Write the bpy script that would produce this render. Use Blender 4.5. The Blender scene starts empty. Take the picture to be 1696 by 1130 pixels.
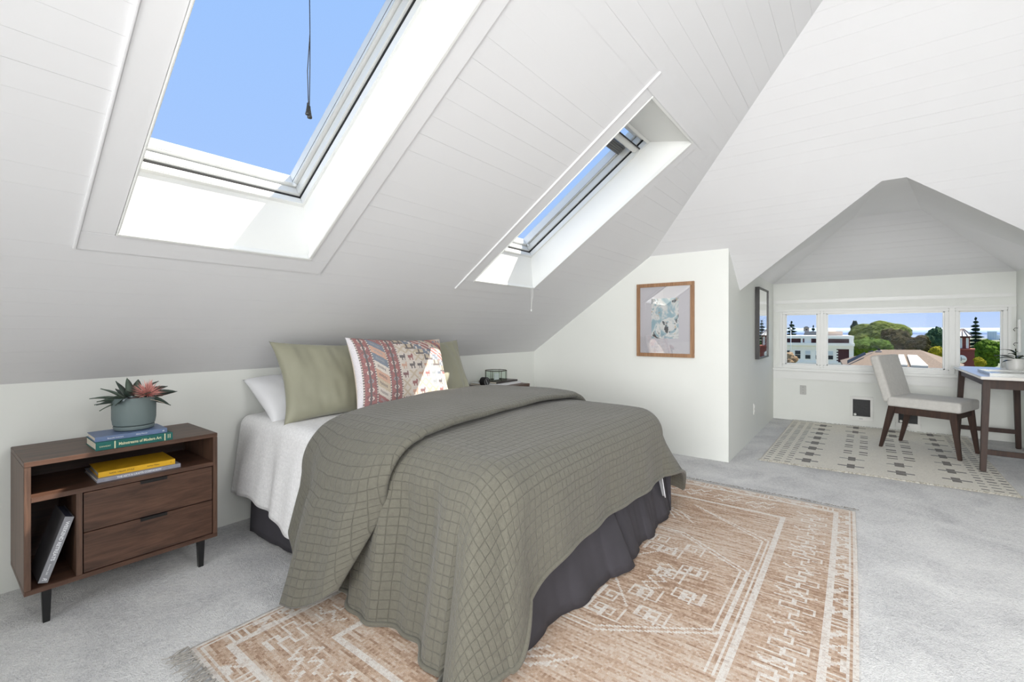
import bpy, bmesh, math, random
import numpy as np
from mathutils import Vector, Matrix, noise
from math import sin, cos, pi, radians, hypot, atan2, sqrt
random.seed(7)
SC = bpy.context.scene
COL = SC.collection

# ------------------------------------------------------------------ camera
CAM_H = 1.08
FPX, HORY, CX = 753.8, 548.5, 848.0
YAW = atan2(577, FPX)                       # the +X axis lies this far right of the view axis
cam_d = bpy.data.cameras.new('camera'); cam = bpy.data.objects.new('camera', cam_d); COL.objects.link(cam)
cam.location = (0, 0, CAM_H); cam.rotation_euler = (pi / 2, 0, YAW - pi / 2)
cam_d.sensor_width = 36; cam_d.lens = 36 * FPX / 1696; cam_d.shift_y = -(565 - HORY) / 1696
cam_d.clip_end = 3000
SC.camera = cam
# ------------------------------------------------------------------ sky
W = bpy.data.worlds.new('sky'); SC.world = W; W.use_nodes = True
nt = W.node_tree; nt.nodes.clear()
wo = nt.nodes.new('ShaderNodeOutputWorld'); wb = nt.nodes.new('ShaderNodeBackground')
tc = nt.nodes.new('ShaderNodeTexCoord'); sx = nt.nodes.new('ShaderNodeSeparateXYZ'); rp = nt.nodes.new('ShaderNodeValToRGB')
nt.links.new(tc.outputs['Generated'], sx.inputs[0]); nt.links.new(sx.outputs['Z'], rp.inputs[0])
nt.links.new(rp.outputs[0], wb.inputs[0]); nt.links.new(wb.outputs[0], wo.inputs[0])
rp.color_ramp.elements[0].position = 0.0; rp.color_ramp.elements[0].color = (.56, .70, .97, 1)
rp.color_ramp.elements[1].position = 0.7; rp.color_ramp.elements[1].color = (.33, .56, 1.0, 1)
e = rp.color_ramp.elements.new(.06); e.color = (.42, .61, 1.0, 1)
wb.inputs[1].default_value = 1.0
# ------------------------------------------------------------------ sun
SUN = Vector((-.43, .49, -1.0)).normalized()
sd = bpy.data.lights.new('sun', 'SUN'); sd.energy = 9.0; sd.angle = radians(.6); sd.color = (1, .94, .85)
so = bpy.data.objects.new('sun', sd); COL.objects.link(so); so.rotation_euler = SUN.to_track_quat('-Z', 'Y').to_euler()
so.location = (8, -8, 20)
# ------------------------------------------------------------------ fill lights added behind the camera, where no windows are built
def area(name, loc, direction, sx_, sy_, power, color=(1, 1, 1)):
    d = bpy.data.lights.new(name, 'AREA'); d.shape = 'RECTANGLE'; d.size = sx_; d.size_y = sy_; d.energy = power; d.color = color
    o = bpy.data.objects.new(name, d); COL.objects.link(o); o.location = loc
    o.rotation_euler = Vector(direction).to_track_quat('-Z', 'Y').to_euler()
    return o
area('fill_rear_wall', (-2.12, -.2, 1.35), (1, 0, -.05), 2.2, 1.5, 63, (1, 1, 1)).data.spread = radians(95)
area('fill_opposite_slope', (-.7, -1.825, 1.795), (0, .573, -.819), .62, 1.2, 27, (1, 1, 1))
area('fill_opposite_slope', (.95, -1.825, 1.795), (0, .573, -.819), .62, 1.2, 27, (1, 1, 1))
# ------------------------------------------------------------------ exposure
SC.view_settings.view_transform = 'Standard'; SC.view_settings.look = 'None'
SC.view_settings.exposure = 0.0; SC.view_settings.gamma = 1.0; SC.view_settings.use_curve_mapping = False

# ================================================================== helpers
FW = Vector((cos(YAW), sin(YAW), 0)); RT = Vector((sin(YAW), -cos(YAW), 0)); UP = Vector((0, 0, 1))
def at(px, py, depth):          # a world point far outside, from bearings measured in the photograph
    return Vector((0, 0, CAM_H)) + (FW * FPX + RT * (px - CX) + UP * (HORY - py)) * (depth / FPX)

def lin(c):
    return tuple(((v / 255) / 12.92 if v / 255 <= .04045 else ((v / 255 + .055) / 1.055) ** 2.4) for v in c)

class NT:
    def __init__(s, name):
        s.m = bpy.data.materials.new(name); s.m.use_nodes = True; s.t = s.m.node_tree; s.t.nodes.clear()
        s.out = s.n('ShaderNodeOutputMaterial'); s.b = s.n('ShaderNodeBsdfPrincipled'); s.l(s.b.outputs[0], s.out.inputs[0])
    def n(s, t, **k):
        x = s.t.nodes.new(t)
        for a, v in k.items(): setattr(x, a, v)
        return x
    def l(s, a, b): s.t.links.new(a, b)
    def set(s, **k):
        for a, v in k.items(): s.b.inputs[a.replace('_', ' ')].default_value = v
    def coord(s, kind='Object', scale=(1, 1, 1), rot=(0, 0, 0)):
        c = s.n('ShaderNodeTexCoord'); m = s.n('ShaderNodeMapping'); m.inputs['Scale'].default_value = scale; m.inputs['Rotation'].default_value = rot
        s.l(c.outputs[kind], m.inputs[0]); return m.outputs[0]
    def noise(s, vec, scale, detail=4, rough=.55, dist=0):
        x = s.n('ShaderNodeTexNoise'); x.inputs['Scale'].default_value = scale; x.inputs['Detail'].default_value = detail
        x.inputs['Roughness'].default_value = rough; x.inputs['Distortion'].default_value = dist; s.l(vec, x.inputs['Vector']); return x.outputs['Fac']
    def ramp(s, fac, stops):
        r = s.n('ShaderNodeValToRGB'); e = r.color_ramp.elements
        while len(e) < len(stops): e.new(.5)
        for i, (p, c) in enumerate(stops): e[i].position = p; e[i].color = (*c[:3], 1)
        s.l(fac, r.inputs[0]); return r.outputs[0]
    def bump(s, h, strength=.3, dist=.01):
        b = s.n('ShaderNodeBump'); b.inputs['Strength'].default_value = strength; b.inputs['Distance'].default_value = dist
        s.l(h, b.inputs['Height']); s.l(b.outputs[0], s.b.inputs['Normal']); return b
    def math(s, op, a, b=None):
        m = s.n('ShaderNodeMath', operation=op)
        for i, v in enumerate((a, b)):
            if v is None: continue
            if isinstance(v, (int, float)): m.inputs[i].default_value = v
            else: s.l(v, m.inputs[i])
        return m.outputs[0]

def plain(name, rgb, rough=.6, var=.06, scale=8, bump=.0, bscale=200, metal=0, coat=0, ior=1.5, sheen=0):
    t = NT(name); c = lin(rgb); v = t.coord()
    lo = tuple(x * (1 - var) for x in c); hi = tuple(min(1, x * (1 + var)) for x in c)
    t.l(t.ramp(t.noise(v, scale), [(.3, lo), (.7, hi)]), t.b.inputs['Base Color'])
    t.set(Roughness=rough, Metallic=metal)
    t.b.inputs['IOR'].default_value = ior
    if coat: t.b.inputs['Coat Weight'].default_value = coat; t.b.inputs['Coat Roughness'].default_value = .02
    if sheen: t.b.inputs['Sheen Weight'].default_value = sheen
    if bump: t.bump(t.noise(v, bscale, 2), bump, .003)
    return t.m

def wood(name, c0, c1, rough=.45, axis=0, scale=1.0, coat=0):
    t = NT(name); s = [26 * scale, 26 * scale, 26 * scale]; s[axis] = 2.2 * scale
    v = t.coord('Object', s)
    n1 = t.noise(v, 1.0, 6, .65, 1.2); n2 = t.noise(v, 4.0, 3, .6)
    f = t.math('ADD', t.math('MULTIPLY', n1, .72), t.math('MULTIPLY', n2, .28))
    t.l(t.ramp(f, [(.32, lin(c0)), (.66, lin(c1))]), t.b.inputs['Base Color'])
    t.set(Roughness=rough); t.bump(f, .12, .002)
    if coat: t.b.inputs['Coat Weight'].default_value = coat; t.b.inputs['Coat Roughness'].default_value = .15
    return t.m

def glass(name, refl=1.0, tint=(1, 1, 1)):
    t = NT(name); t.t.nodes.remove(t.b)
    tr = t.n('ShaderNodeBsdfTransparent'); tr.inputs[0].default_value = (*tint, 1); g = t.n('ShaderNodeBsdfGlossy'); g.inputs['Roughness'].default_value = .0
    fr = t.n('ShaderNodeLayerWeight'); fr.inputs[0].default_value = .5; mx = t.n('ShaderNodeMixShader')
    t.l(t.math('ADD', t.math('MULTIPLY', t.math('POWER', fr.outputs['Facing'], 5.0), .6 * min(1, refl)), .02 * refl), mx.inputs[0]); t.l(tr.outputs[0], mx.inputs[1]); t.l(g.outputs[0], mx.inputs[2]); t.l(mx.outputs[0], t.out.inputs[0])
    return t.m

# ------------------------------------------------------------------ mesh helpers
def link(name, me, m=None, parent=None, loc=None, mw=None):
    o = bpy.data.objects.new(name, me); COL.objects.link(o)
    if m is not None and me is not None and len(me.materials) == 0: me.materials.append(m)
    if parent is not None: o.parent = parent
    if loc is not None: o.location = loc
    if mw is not None: o.matrix_basis = mw
    return o

def mesh(name, verts, faces, smooth=False):
    me = bpy.data.meshes.new(name); me.from_pydata([tuple(v) for v in verts], [], faces); me.update()
    if smooth:
        me.polygons.foreach_set('use_smooth', [True] * len(me.polygons))
    return me

def from_bm(name, bm, smooth=False):
    me = bpy.data.meshes.new(name); bmesh.ops.recalc_face_normals(bm, faces=bm.faces); bm.to_mesh(me); bm.free()
    if smooth: me.polygons.foreach_set('use_smooth', [True] * len(me.polygons))
    return me

def add_box(bm, x0, x1, y0, y1, z0, z1, M=None):
    vs = [Vector(p) for p in ((x0, y0, z0), (x1, y0, z0), (x1, y1, z0), (x0, y1, z0), (x0, y0, z1), (x1, y0, z1), (x1, y1, z1), (x0, y1, z1))]
    if M is not None: vs = [M @ v for v in vs]
    v = [bm.verts.new(p) for p in vs]
    for f in ((0, 3, 2, 1), (4, 5, 6, 7), (0, 1, 5, 4), (1, 2, 6, 5), (2, 3, 7, 6), (3, 0, 4, 7)): bm.faces.new([v[i] for i in f])
    return v

def box(name, x0, x1, y0, y1, z0, z1, m, parent=None, bev=.0, mw=None, seg=2):
    """box with its origin at its own centre"""
    c = Vector(((x0 + x1) / 2, (y0 + y1) / 2, (z0 + z1) / 2)); h = Vector((abs(x1 - x0) / 2, abs(y1 - y0) / 2, abs(z1 - z0) / 2))
    bm = bmesh.new(); add_box(bm, -h.x, h.x, -h.y, h.y, -h.z, h.z)
    if bev: bmesh.ops.bevel(bm, geom=list(bm.edges), offset=min(bev, .45 * min(h) * 2), segments=seg, affect='EDGES')
    o = link(name, from_bm(name, bm), m, parent)
    o.location = c
    return o

def prism(name, poly, vec, m, parent=None):
    """closed solid from a polygon pushed along vec"""
    n = len(poly); V = [Vector(p) for p in poly] + [Vector(p) + Vector(vec) for p in poly]
    F = [tuple(range(n)), tuple(range(2 * n - 1, n - 1, -1))] + [(i, i + n, (i + 1) % n + n, (i + 1) % n) for i in range(n)]
    me = mesh(name, V, F); bm = bmesh.new(); bm.from_mesh(me); bmesh.ops.recalc_face_normals(bm, faces=bm.faces); bm.to_mesh(me); bm.free()
    return link(name, me, m, parent)

def tube(name, pts, rad, m, parent=None, seg=8, smooth=True, caps=True):
    pts = [Vector(p) for p in pts]; V = []; F = []; k = len(pts)
    rads = rad if isinstance(rad, (list, tuple)) else [rad] * k
    prev = None
    for i, p in enumerate(pts):
        t = (pts[min(i + 1, k - 1)] - pts[max(i - 1, 0)]).normalized()
        if prev is None:
            a = t.cross(Vector((0, 0, 1)));
            if a.length < .05: a = t.cross(Vector((1, 0, 0)))
        else: a = prev - t * prev.dot(t)
        a.normalize(); b = t.cross(a); prev = a
        for j in range(seg):
            an = 2 * pi * j / seg; V.append(p + (a * cos(an) + b * sin(an)) * rads[i])
    for i in range(k - 1):
        for j in range(seg):
            F.append((i * seg + j, i * seg + (j + 1) % seg, (i + 1) * seg + (j + 1) % seg, (i + 1) * seg + j))
    if caps: F.append(tuple(range(seg - 1, -1, -1))); F.append(tuple((k - 1) * seg + j for j in range(seg)))
    return link(name, mesh(name, V, F, smooth), m, parent)

def lathe(name, prof, m, parent=None, seg=32, smooth=True, loc=None):
    V = []; F = []; k = len(prof)
    for r, z in prof:
        for j in range(seg): a = 2 * pi * j / seg; V.append((r * cos(a), r * sin(a), z))
    for i in range(k - 1):
        for j in range(seg): F.append((i * seg + j, i * seg + (j + 1) % seg, (i + 1) * seg + (j + 1) % seg, (i + 1) * seg + j))
    F.append(tuple(range(seg - 1, -1, -1))); F.append(tuple((k - 1) * seg + j for j in range(seg)))
    me = mesh(name, V, F, smooth)
    o = link(name, me, m, parent, loc)
    if smooth: auto(o)
    return o

def auto(o, ang=40):
    """sharp edges above ang degrees"""
    me = o.data; bm = bmesh.new(); bm.from_mesh(me)
    for e_ in bm.edges:
        if len(e_.link_faces) == 2 and e_.calc_face_angle(0) > radians(ang): e_.smooth = False
    bm.to_mesh(me); bm.free()

def empty(name, loc=(0, 0, 0), rz=0):
    o = bpy.data.objects.new(name, None); COL.objects.link(o); o.location = loc; o.rotation_euler = (0, 0, rz); o.empty_display_size = .1; return o

def tag(o, label, cat, group=None):
    o['label'] = label; o['category'] = cat
    if group: o['group'] = group
    return o

def struct(o, label=None):
    o['kind'] = 'structure'
    if label: o['label'] = label
    return o

def copy_tree(o, parent=None):
    c = o.copy(); COL.objects.link(c); c.parent = parent
    for ch in list(o.children): copy_tree(ch, c)
    return c

def text(name, s, size, m, parent, mw, depth=.0004, align='CENTER', shear=0, width=1.0, bold=False):
    cu = bpy.data.curves.new(name, 'FONT'); cu.body = s; cu.size = size; cu.extrude = depth; cu.align_x = align; cu.align_y = 'CENTER'; cu.shear = shear
    if bold: cu.offset = size * .02
    o = bpy.data.objects.new(name, cu); COL.objects.link(o)
    dg = bpy.context.evaluated_depsgraph_get(); me = bpy.data.meshes.new_from_object(o.evaluated_get(dg))
    bpy.data.objects.remove(o); bpy.data.curves.remove(cu)
    me.name = name; me.materials.clear()
    for v in me.vertices: v.co.x *= width
    return link(name, me, m, parent, mw=mw)

def basis(origin, x, y):
    x = Vector(x).normalized(); y = Vector(y); y = (y - x * y.dot(x)).normalized(); z = x.cross(y)
    M = Matrix((x, y, z)).transposed().to_4x4(); M.translation = Vector(origin); return M

# ================================================================== materials
def wall_mat(name, rgb):
    t = NT(name); v = t.coord(); c = lin(rgb)
    t.l(t.ramp(t.noise(v, 1.3, 3), [(.3, tuple(x * .97 for x in c)), (.7, c)]), t.b.inputs['Base Color'])
    t.set(Roughness=.55); t.b.inputs['Specular IOR Level'].default_value = .35
    t.bump(t.noise(v, 60, 3), .05, .002); return t.m
M_WALL = wall_mat('warm_white_wall_paint', (237, 239, 234))
M_CEIL = wall_mat('white_ceiling_paint', (236, 236, 237))
M_TRIM = plain('white_gloss_trim', (234, 235, 232), .35, .01, 3)
M_SASH = plain('white_sash', (226, 227, 224), .3, .02, 4)
M_DARK = plain('dark_gap', (40, 40, 40), .8)
M_GLASS = glass('window_glass', .05)
def carpet():
    t = NT('light_grey_carpet'); v = t.coord()
    a = t.noise(v, 3.2, 5, .6, .6); b = t.noise(v, 210, 2, .7); c = t.noise(v, 60, 3, .6)
    f = t.math('ADD', t.math('ADD', t.math('MULTIPLY', a, .40), t.math('MULTIPLY', b, .38)), t.math('MULTIPLY', c, .22))
    t.l(t.ramp(f, [(.36, lin((182, 182, 184))), (.5, lin((220, 220, 220))), (.64, lin((242, 242, 240)))]), t.b.inputs['Base Color'])
    t.set(Roughness=1.0); t.b.inputs['Specular IOR Level'].default_value = .1; t.b.inputs['Sheen Weight'].default_value = .15
    h = t.math('ADD', t.math('MULTIPLY', b, .6), t.math('MULTIPLY', c, .6)); t.bump(h, .9, .012); return t.m
M_CARPET = carpet()

# ================================================================== the room
YK, ZK, SA = 2.80, .86, .70            # knee wall behind the bed, its height, roof pitch
XA, ZA, SB = 4.05, 1.76, .72           # wall with the art, its flat top, pitch of the end slope
XW = 6.47                              # window wall of the alcove
YL, YR = .86, -1.20                    # side walls of the alcove
YC = -.22; YK2 = 2 * YC - YK           # ridge line and opposite knee wall
XB = -2.2                              # rear wall
ZR = ZK + SA * (YK - YC)
zA = lambda y: ZK + SA * (YK - y)
zB = lambda x: ZA - SB * (x - XA)
hipx = lambda y: min(XA, XA + (ZA - zA(y)) / SB) if y > YC - 1e-6 else 0
def hip_y(x):                          # Y of the hip on the bed side
    return YK - (zB(x) - ZK) / SA
XAP = XA + (ZA - ZR) / SB

fl = box('floor', XB, XW, YK2, YK, -.06, 0, M_CARPET); struct(fl, 'light grey mottled wall-to-wall carpet')

def wall_poly(name, poly, vec, m=M_WALL): return struct(prism(name, poly, vec, m))
wall_poly('wall_back', [(XB, YK, 0), (XA, YK, 0), (XA, YK, ZK + .06), (XB, YK, ZK + .06)], (0, .12, 0))
y_fl = hip_y(XA)
wall_poly('wall_right', [(XA, YK, 0), (XA, YK, ZK), (XA, y_fl, ZA), (XA, YL, ZA), (XA, YL, 0)], (.0, 0, 0) if False else (.10, 0, 0))
TIPX = 4.49; TIPZ = zB(TIPX)
wall_poly('wall_alcove_left', [(XA + .10, YL, 0), (XA + .10, YL, zB(XA + .10)), (TIPX, YL, TIPZ), (5.41, YL, 1.66), (XW, YL, 1.66), (XW, YL, 0)], (0, .10, 0))
TIPXR = 4.45; TIPZR = zB(TIPXR)
wall_poly('wall_alcove_right', [(XA + .10, YR, 0), (XA + .10, YR, zB(XA + .10)), (TIPXR, YR, TIPZR), (5.41, YR, 1.66), (XW, YR, 1.66), (XW, YR, 0)], (0, -.10, 0))
wall_poly('wall_right_far', [(XA, YK2, 0), (XA, YK2, ZK), (XA, 2 * YC - y_fl, ZA), (XA, YR, ZA), (XA, YR, 0)], (.10, 0, 0))
wall_poly('wall_front', [(XB, YK2, 0), (XA, YK2, 0), (XA, YK2, ZK + .06), (XB, YK2, ZK + .06)], (0, -.12, 0))
wall_poly('wall_rear', [(XB, YK, 0), (XB, YK, ZK), (XB, YC, ZR), (XB, YK2, ZK), (XB, YK2, 0)], (-.12, 0, 0))

# --- window wall, built round its three openings
WZ0, WZ1 = .675, 1.285
WIN = [(.732, .405), (.314, -.695), (-.800, -1.112)]
bm = bmesh.new()
add_box(bm, XW, XW + .14, YR - .1, YL + .1, -.06, WZ0 - .03); add_box(bm, XW, XW + .14, YR - .1, YL + .1, WZ1 + .03, 1.75)
ys = [YL + .1, WIN[0][0] + .03, WIN[0][1] - .03, WIN[1][0] + .03, WIN[1][1] - .03, WIN[2][0] + .03, WIN[2][1] - .03, YR - .1]
for i in range(0, 8, 2): add_box(bm, XW, XW + .14, ys[i + 1], ys[i], WZ0 - .03, WZ1 + .03)
struct(link('wall_window', from_bm('wall_window', bm), M_WALL))
for i, (ya, yb) in enumerate(WIN):
    wn = struct(empty('window_%d' % (i + 3), (XW, (ya + yb) / 2, (WZ0 + WZ1) / 2)), 'white-framed window pane of the alcove')
    zc = (WZ0 + WZ1) / 2; yc = (ya + yb) / 2; hw = (ya - yb) / 2; hz = (WZ1 - WZ0) / 2
    for nm, b in (('frame_bar', (-hw - .03, hw + .03, hz - .001, hz + .03)), ('frame_bar', (-hw - .03, hw + .03, -hz - .03, -hz + .001)),
                  ('frame_bar', (-hw - .03, -hw, -hz, hz)), ('frame_bar', (hw, hw + .03, -hz, hz))):
        box(nm, -.004, .07, b[0], b[1], b[2], b[3], M_TRIM, wn, .004)
    for nm, b in (('sash_bar', (-hw, hw, hz - .012, hz)), ('sash_bar', (-hw, hw, -hz, -hz + .014)), ('sash_bar', (-hw, -hw + .012, -hz, hz)), ('sash_bar', (hw - .012, hw, -hz, hz))):
        box(nm, .025, .065, b[0], b[1], b[2], b[3], M_SASH, wn, .003)
    box('glass_pane', .044, .048, -hw + .004, hw - .004, -hz + .004, hz - .004, M_GLASS, wn)
# casings, sill and apron of the window wall
def trim(n, *b, bev=.005, label=None): return struct(box('trim_%d' % n, *b, M_TRIM, None, bev), label)
trim(1, XW - .014, XW, YR, YL, WZ1 + .03, WZ1 + .055); trim(2, XW - .016, XW, WIN[0][0] + .03, WIN[0][0] + .055, WZ0 - .03, WZ1 + .03)
trim(3, XW - .016, XW, WIN[2][1] - .055, WIN[2][1] - .03, WZ0 - .03, WZ1 + .03)
trim(4, XW - .055, XW, YR, YL, .600, .628, label='white painted window sill'); trim(5, XW - .014, XW, YR, YL, .50, .600, label='white apron board under the sill')
trim(6, XW - .008, XW, YR, YL, 1.415, 1.455)
trim(7, XW - .012, XW, WIN[0][1] - .03, WIN[1][0] + .03, WZ0 - .03, WZ1 + .03); trim(8, XW - .012, XW, WIN[1][1] - .03, WIN[2][0] + .03, WZ0 - .03, WZ1 + .03)
trim(9, XW - .010, XW, YR, YL, .628, WZ0 - .03)

# --- ceilings: planked slopes with a roof deck behind
ceil_bed = struct(empty('ceiling', (0, 0, 0)), 'white planked sloping ceiling over the bed')
ceil_end = struct(empty('ceiling', (0, 0, 0)), 'white planked end slope above the alcove')
ceil_opp = struct(empty('ceiling', (0, 0, 0)), 'white sloping ceiling on the opposite side')
ceil_dor = struct(empty('ceiling', (0, 0, 0)), 'white dormer ceiling over the alcove')
HOLES = [(.41, 1.10, .8175, 2.015), (2.21, 2.90, .8175, 2.015)]
NA_ = Vector((0, SA, 1)).normalized(); NB_ = Vector((SB, 0, 1)).normalized()
def a_pt(x, y): return (x, y, zA(y))
def b_pt(x, y): return (x, y, zB(x))
def cut_strip(y0, y1):
    """X intervals of the slope between y0<y1 outside the skylight openings"""
    ov = [h for h in HOLES if h[2] < y1 - 1e-4 and h[3] > y0 + 1e-4]
    ed = [XB] + [v for h in ov for v in (h[0], h[1])] + [None]
    return [(ed[i], ed[i + 1]) for i in range(0, len(ed), 2)]
rb = random.Random(3)
# planks follow the roof; rows meet the skylight ends
rows = []
def split(a, b, n): return [a + (b - a) * i / n for i in range(n + 1)]
cuts = split(YC, .8175, 15) + split(.8175, y_fl, 10)[1:] + split(y_fl, 2.015, 8)[1:] + split(2.015, YK, 12)[1:]
for a, b in zip(cuts[:-1], cuts[1:]):
    for x0, x1 in cut_strip(a, b):
        g = .00005 if rb.random() < .6 else .0004
        xa1 = hipx(a) if x1 is None else x1; xb1 = hipx(b) if x1 is None else x1
        dz = NA_ * (rb.random() * .0002)
        prism('plank', [Vector(a_pt(x0, a + g)) + dz, Vector(a_pt(xa1, a + g)) + dz, Vector(a_pt(xb1, b - g)) + dz, Vector(a_pt(x0, b - g)) + dz], NA_ * .018, M_CEIL, ceil_bed)
        prism('deck', [Vector(a_pt(x0, a)) + NA_ * .0018, Vector(a_pt(xa1, a)) + NA_ * .0018, Vector(a_pt(xb1, b)) + NA_ * .0018, Vector(a_pt(x0, b)) + NA_ * .0018], NA_ * .10, M_CEIL, ceil_bed)
# end slope, with the dormer cut out of it
F1 = Vector((3.684, -.106, zB(3.684))); F2 = Vector((3.684, -.225, zB(3.684)))
oL = lambda x: F1.y + (YL - F1.y) * (x - 3.684) / (TIPX - 3.684)
oR = lambda x: F2.y + (YR - F2.y) * (x - 3.684) / (TIPXR - 3.684)
xc = split(XAP, 3.684, 20) + split(3.684, XA, 6)[1:] + split(XA, TIPXR, 6)[1:]
for a, b in zip(xc[:-1], xc[1:]):
    L = [(min(hip_y(v), 9) if b <= XA + 1e-6 else YL + .05) for v in (a, b)]
    R = [(2 * YC - hip_y(v) if b <= XA + 1e-6 else YR - .05) for v in (a, b)]
    segs = [((L[0], L[1]), (R[0], R[1]))] if b <= 3.684 + 1e-6 else [((L[0], L[1]), (oL(a), oL(b))), ((oR(a), oR(b)), (R[0], R[1]))]
    for (l0, l1), (r0, r1) in segs:
        g = .00005 if rb.random() < .6 else .0004; dz = NB_ * (rb.random() * .0002)
        prism('plank', [Vector(b_pt(a + g, l0)) + dz, Vector(b_pt(b - g, l1)) + dz, Vector(b_pt(b - g, r1)) + dz, Vector(b_pt(a + g, r0)) + dz], NB_ * .018, M_CEIL, ceil_end)
        prism('deck', [Vector(b_pt(a, l0)) + NB_ * .0018, Vector(b_pt(b, l1)) + NB_ * .0018, Vector(b_pt(b, r1)) + NB_ * .0018, Vector(b_pt(a, r0)) + NB_ * .0018], NB_ * .06, M_CEIL, ceil_end)
prism('plank', [b_pt(TIPXR, YL + .03), b_pt(TIPX, YL + .03), b_pt(TIPX, YL - .001), b_pt(TIPXR, oL(TIPXR))], NB_ * .02, M_CEIL, ceil_end)
# opposite slope
prism('panel', [(XB, YC, ZR), (XAP, YC, ZR), (XA, 2 * YC - y_fl, ZA), (XA, YK2, ZK), (XB, YK2, ZK)], Vector((0, -SA, 1)).normalized() * .10, M_CEIL, ceil_opp)
# dormer ceiling: sides, top and back slope
D1 = Vector((5.58, .053, 2.19)); D2 = Vector((5.57, -.441, 2.19))
TL = Vector((TIPX, YL, TIPZ)); TR_ = Vector((TIPXR, YR, TIPZR)); G0 = Vector((5.41, YL, 1.66)); G1 = Vector((XW, YL, 1.66)); H0 = Vector((5.41, YR, 1.66)); H1 = Vector((XW, YR, 1.66))
def skin(name, quads, m, parent, n=10, off=(0, 0, .05)):
    """smooth plaster face spanned between two edges, closed with a back layer"""
    V = []; F = []
    for (a, b, c, d) in quads:
        s = len(V)
        for i in range(n + 1):
            for j in range(n + 1):
                u, v = i / n, j / n; V.append((a * (1 - u) + b * u) * (1 - v) + (d * (1 - u) + c * u) * v)
        for i in range(n):
            for j in range(n): F.append((s + i * (n + 1) + j, s + (i + 1) * (n + 1) + j, s + (i + 1) * (n + 1) + j + 1, s + i * (n + 1) + j + 1))
    k = len(V); V2 = V + [v + Vector(off) for v in V]; F2_ = F + [tuple(i + k for i in reversed(f)) for f in F]
    o = link(name, mesh(name, V2, F2_, True), m, parent); return o
skin('left_reveal', [(TL, F1, D1, G0), (G0, D1, D1, G1)], M_CEIL, ceil_dor)
skin('top_reveal', [(F1, F2, D2, D1)], M_CEIL, ceil_dor)
skin('right_reveal', [(F2, TR_, H0, D2), (D2, H0, H1, D2)], M_CEIL, ceil_dor)
for i in range(12):
    u0, u1 = i / 12, (i + 1) / 12; g = .001 if i % 3 else .004
    P = [G1.lerp(D1, u0 + g * .3), G1.lerp(D1, u1 - g * .3), H1.lerp(D2, u1 - g * .3), H1.lerp(D2, u0 + g * .3)]
    prism('plank', P, (0.03, 0, .05), M_CEIL, ceil_dor)
prism('deck', [G1 + Vector((.02, .1, .02)), D1 + Vector((.02, .1, .04)), D2 + Vector((.02, -.1, .04)), H1 + Vector((.02, -.1, .02))], (.03, 0, .08), M_CEIL, ceil_dor)
# outside, both added unseen: pale slope bouncing sunlight in, overhang blocking direct sun
lr = prism('bounce_slope', [(XW + .14, -4.5, .50), (XW + 4.2, -4.5, -.9), (XW + 4.2, 4.5, -.9), (XW + .14, 4.5, .50)], (0, 0, -.12), plain('pale_bounce_finish', (226, 224, 220), .9, .08, 6)); struct(lr, 'added pale slope bouncing sunlight up into the alcove windows')
#
ev = prism('sun_blocker', [(XW - .2, YR - .5, 1.80), (XW + .5, YR - .5, 1.52), (XW + .5, YL + .5, 1.52), (XW - .2, YL + .5, 1.80)], (0, 0, .06), M_TRIM); struct(ev)

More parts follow.
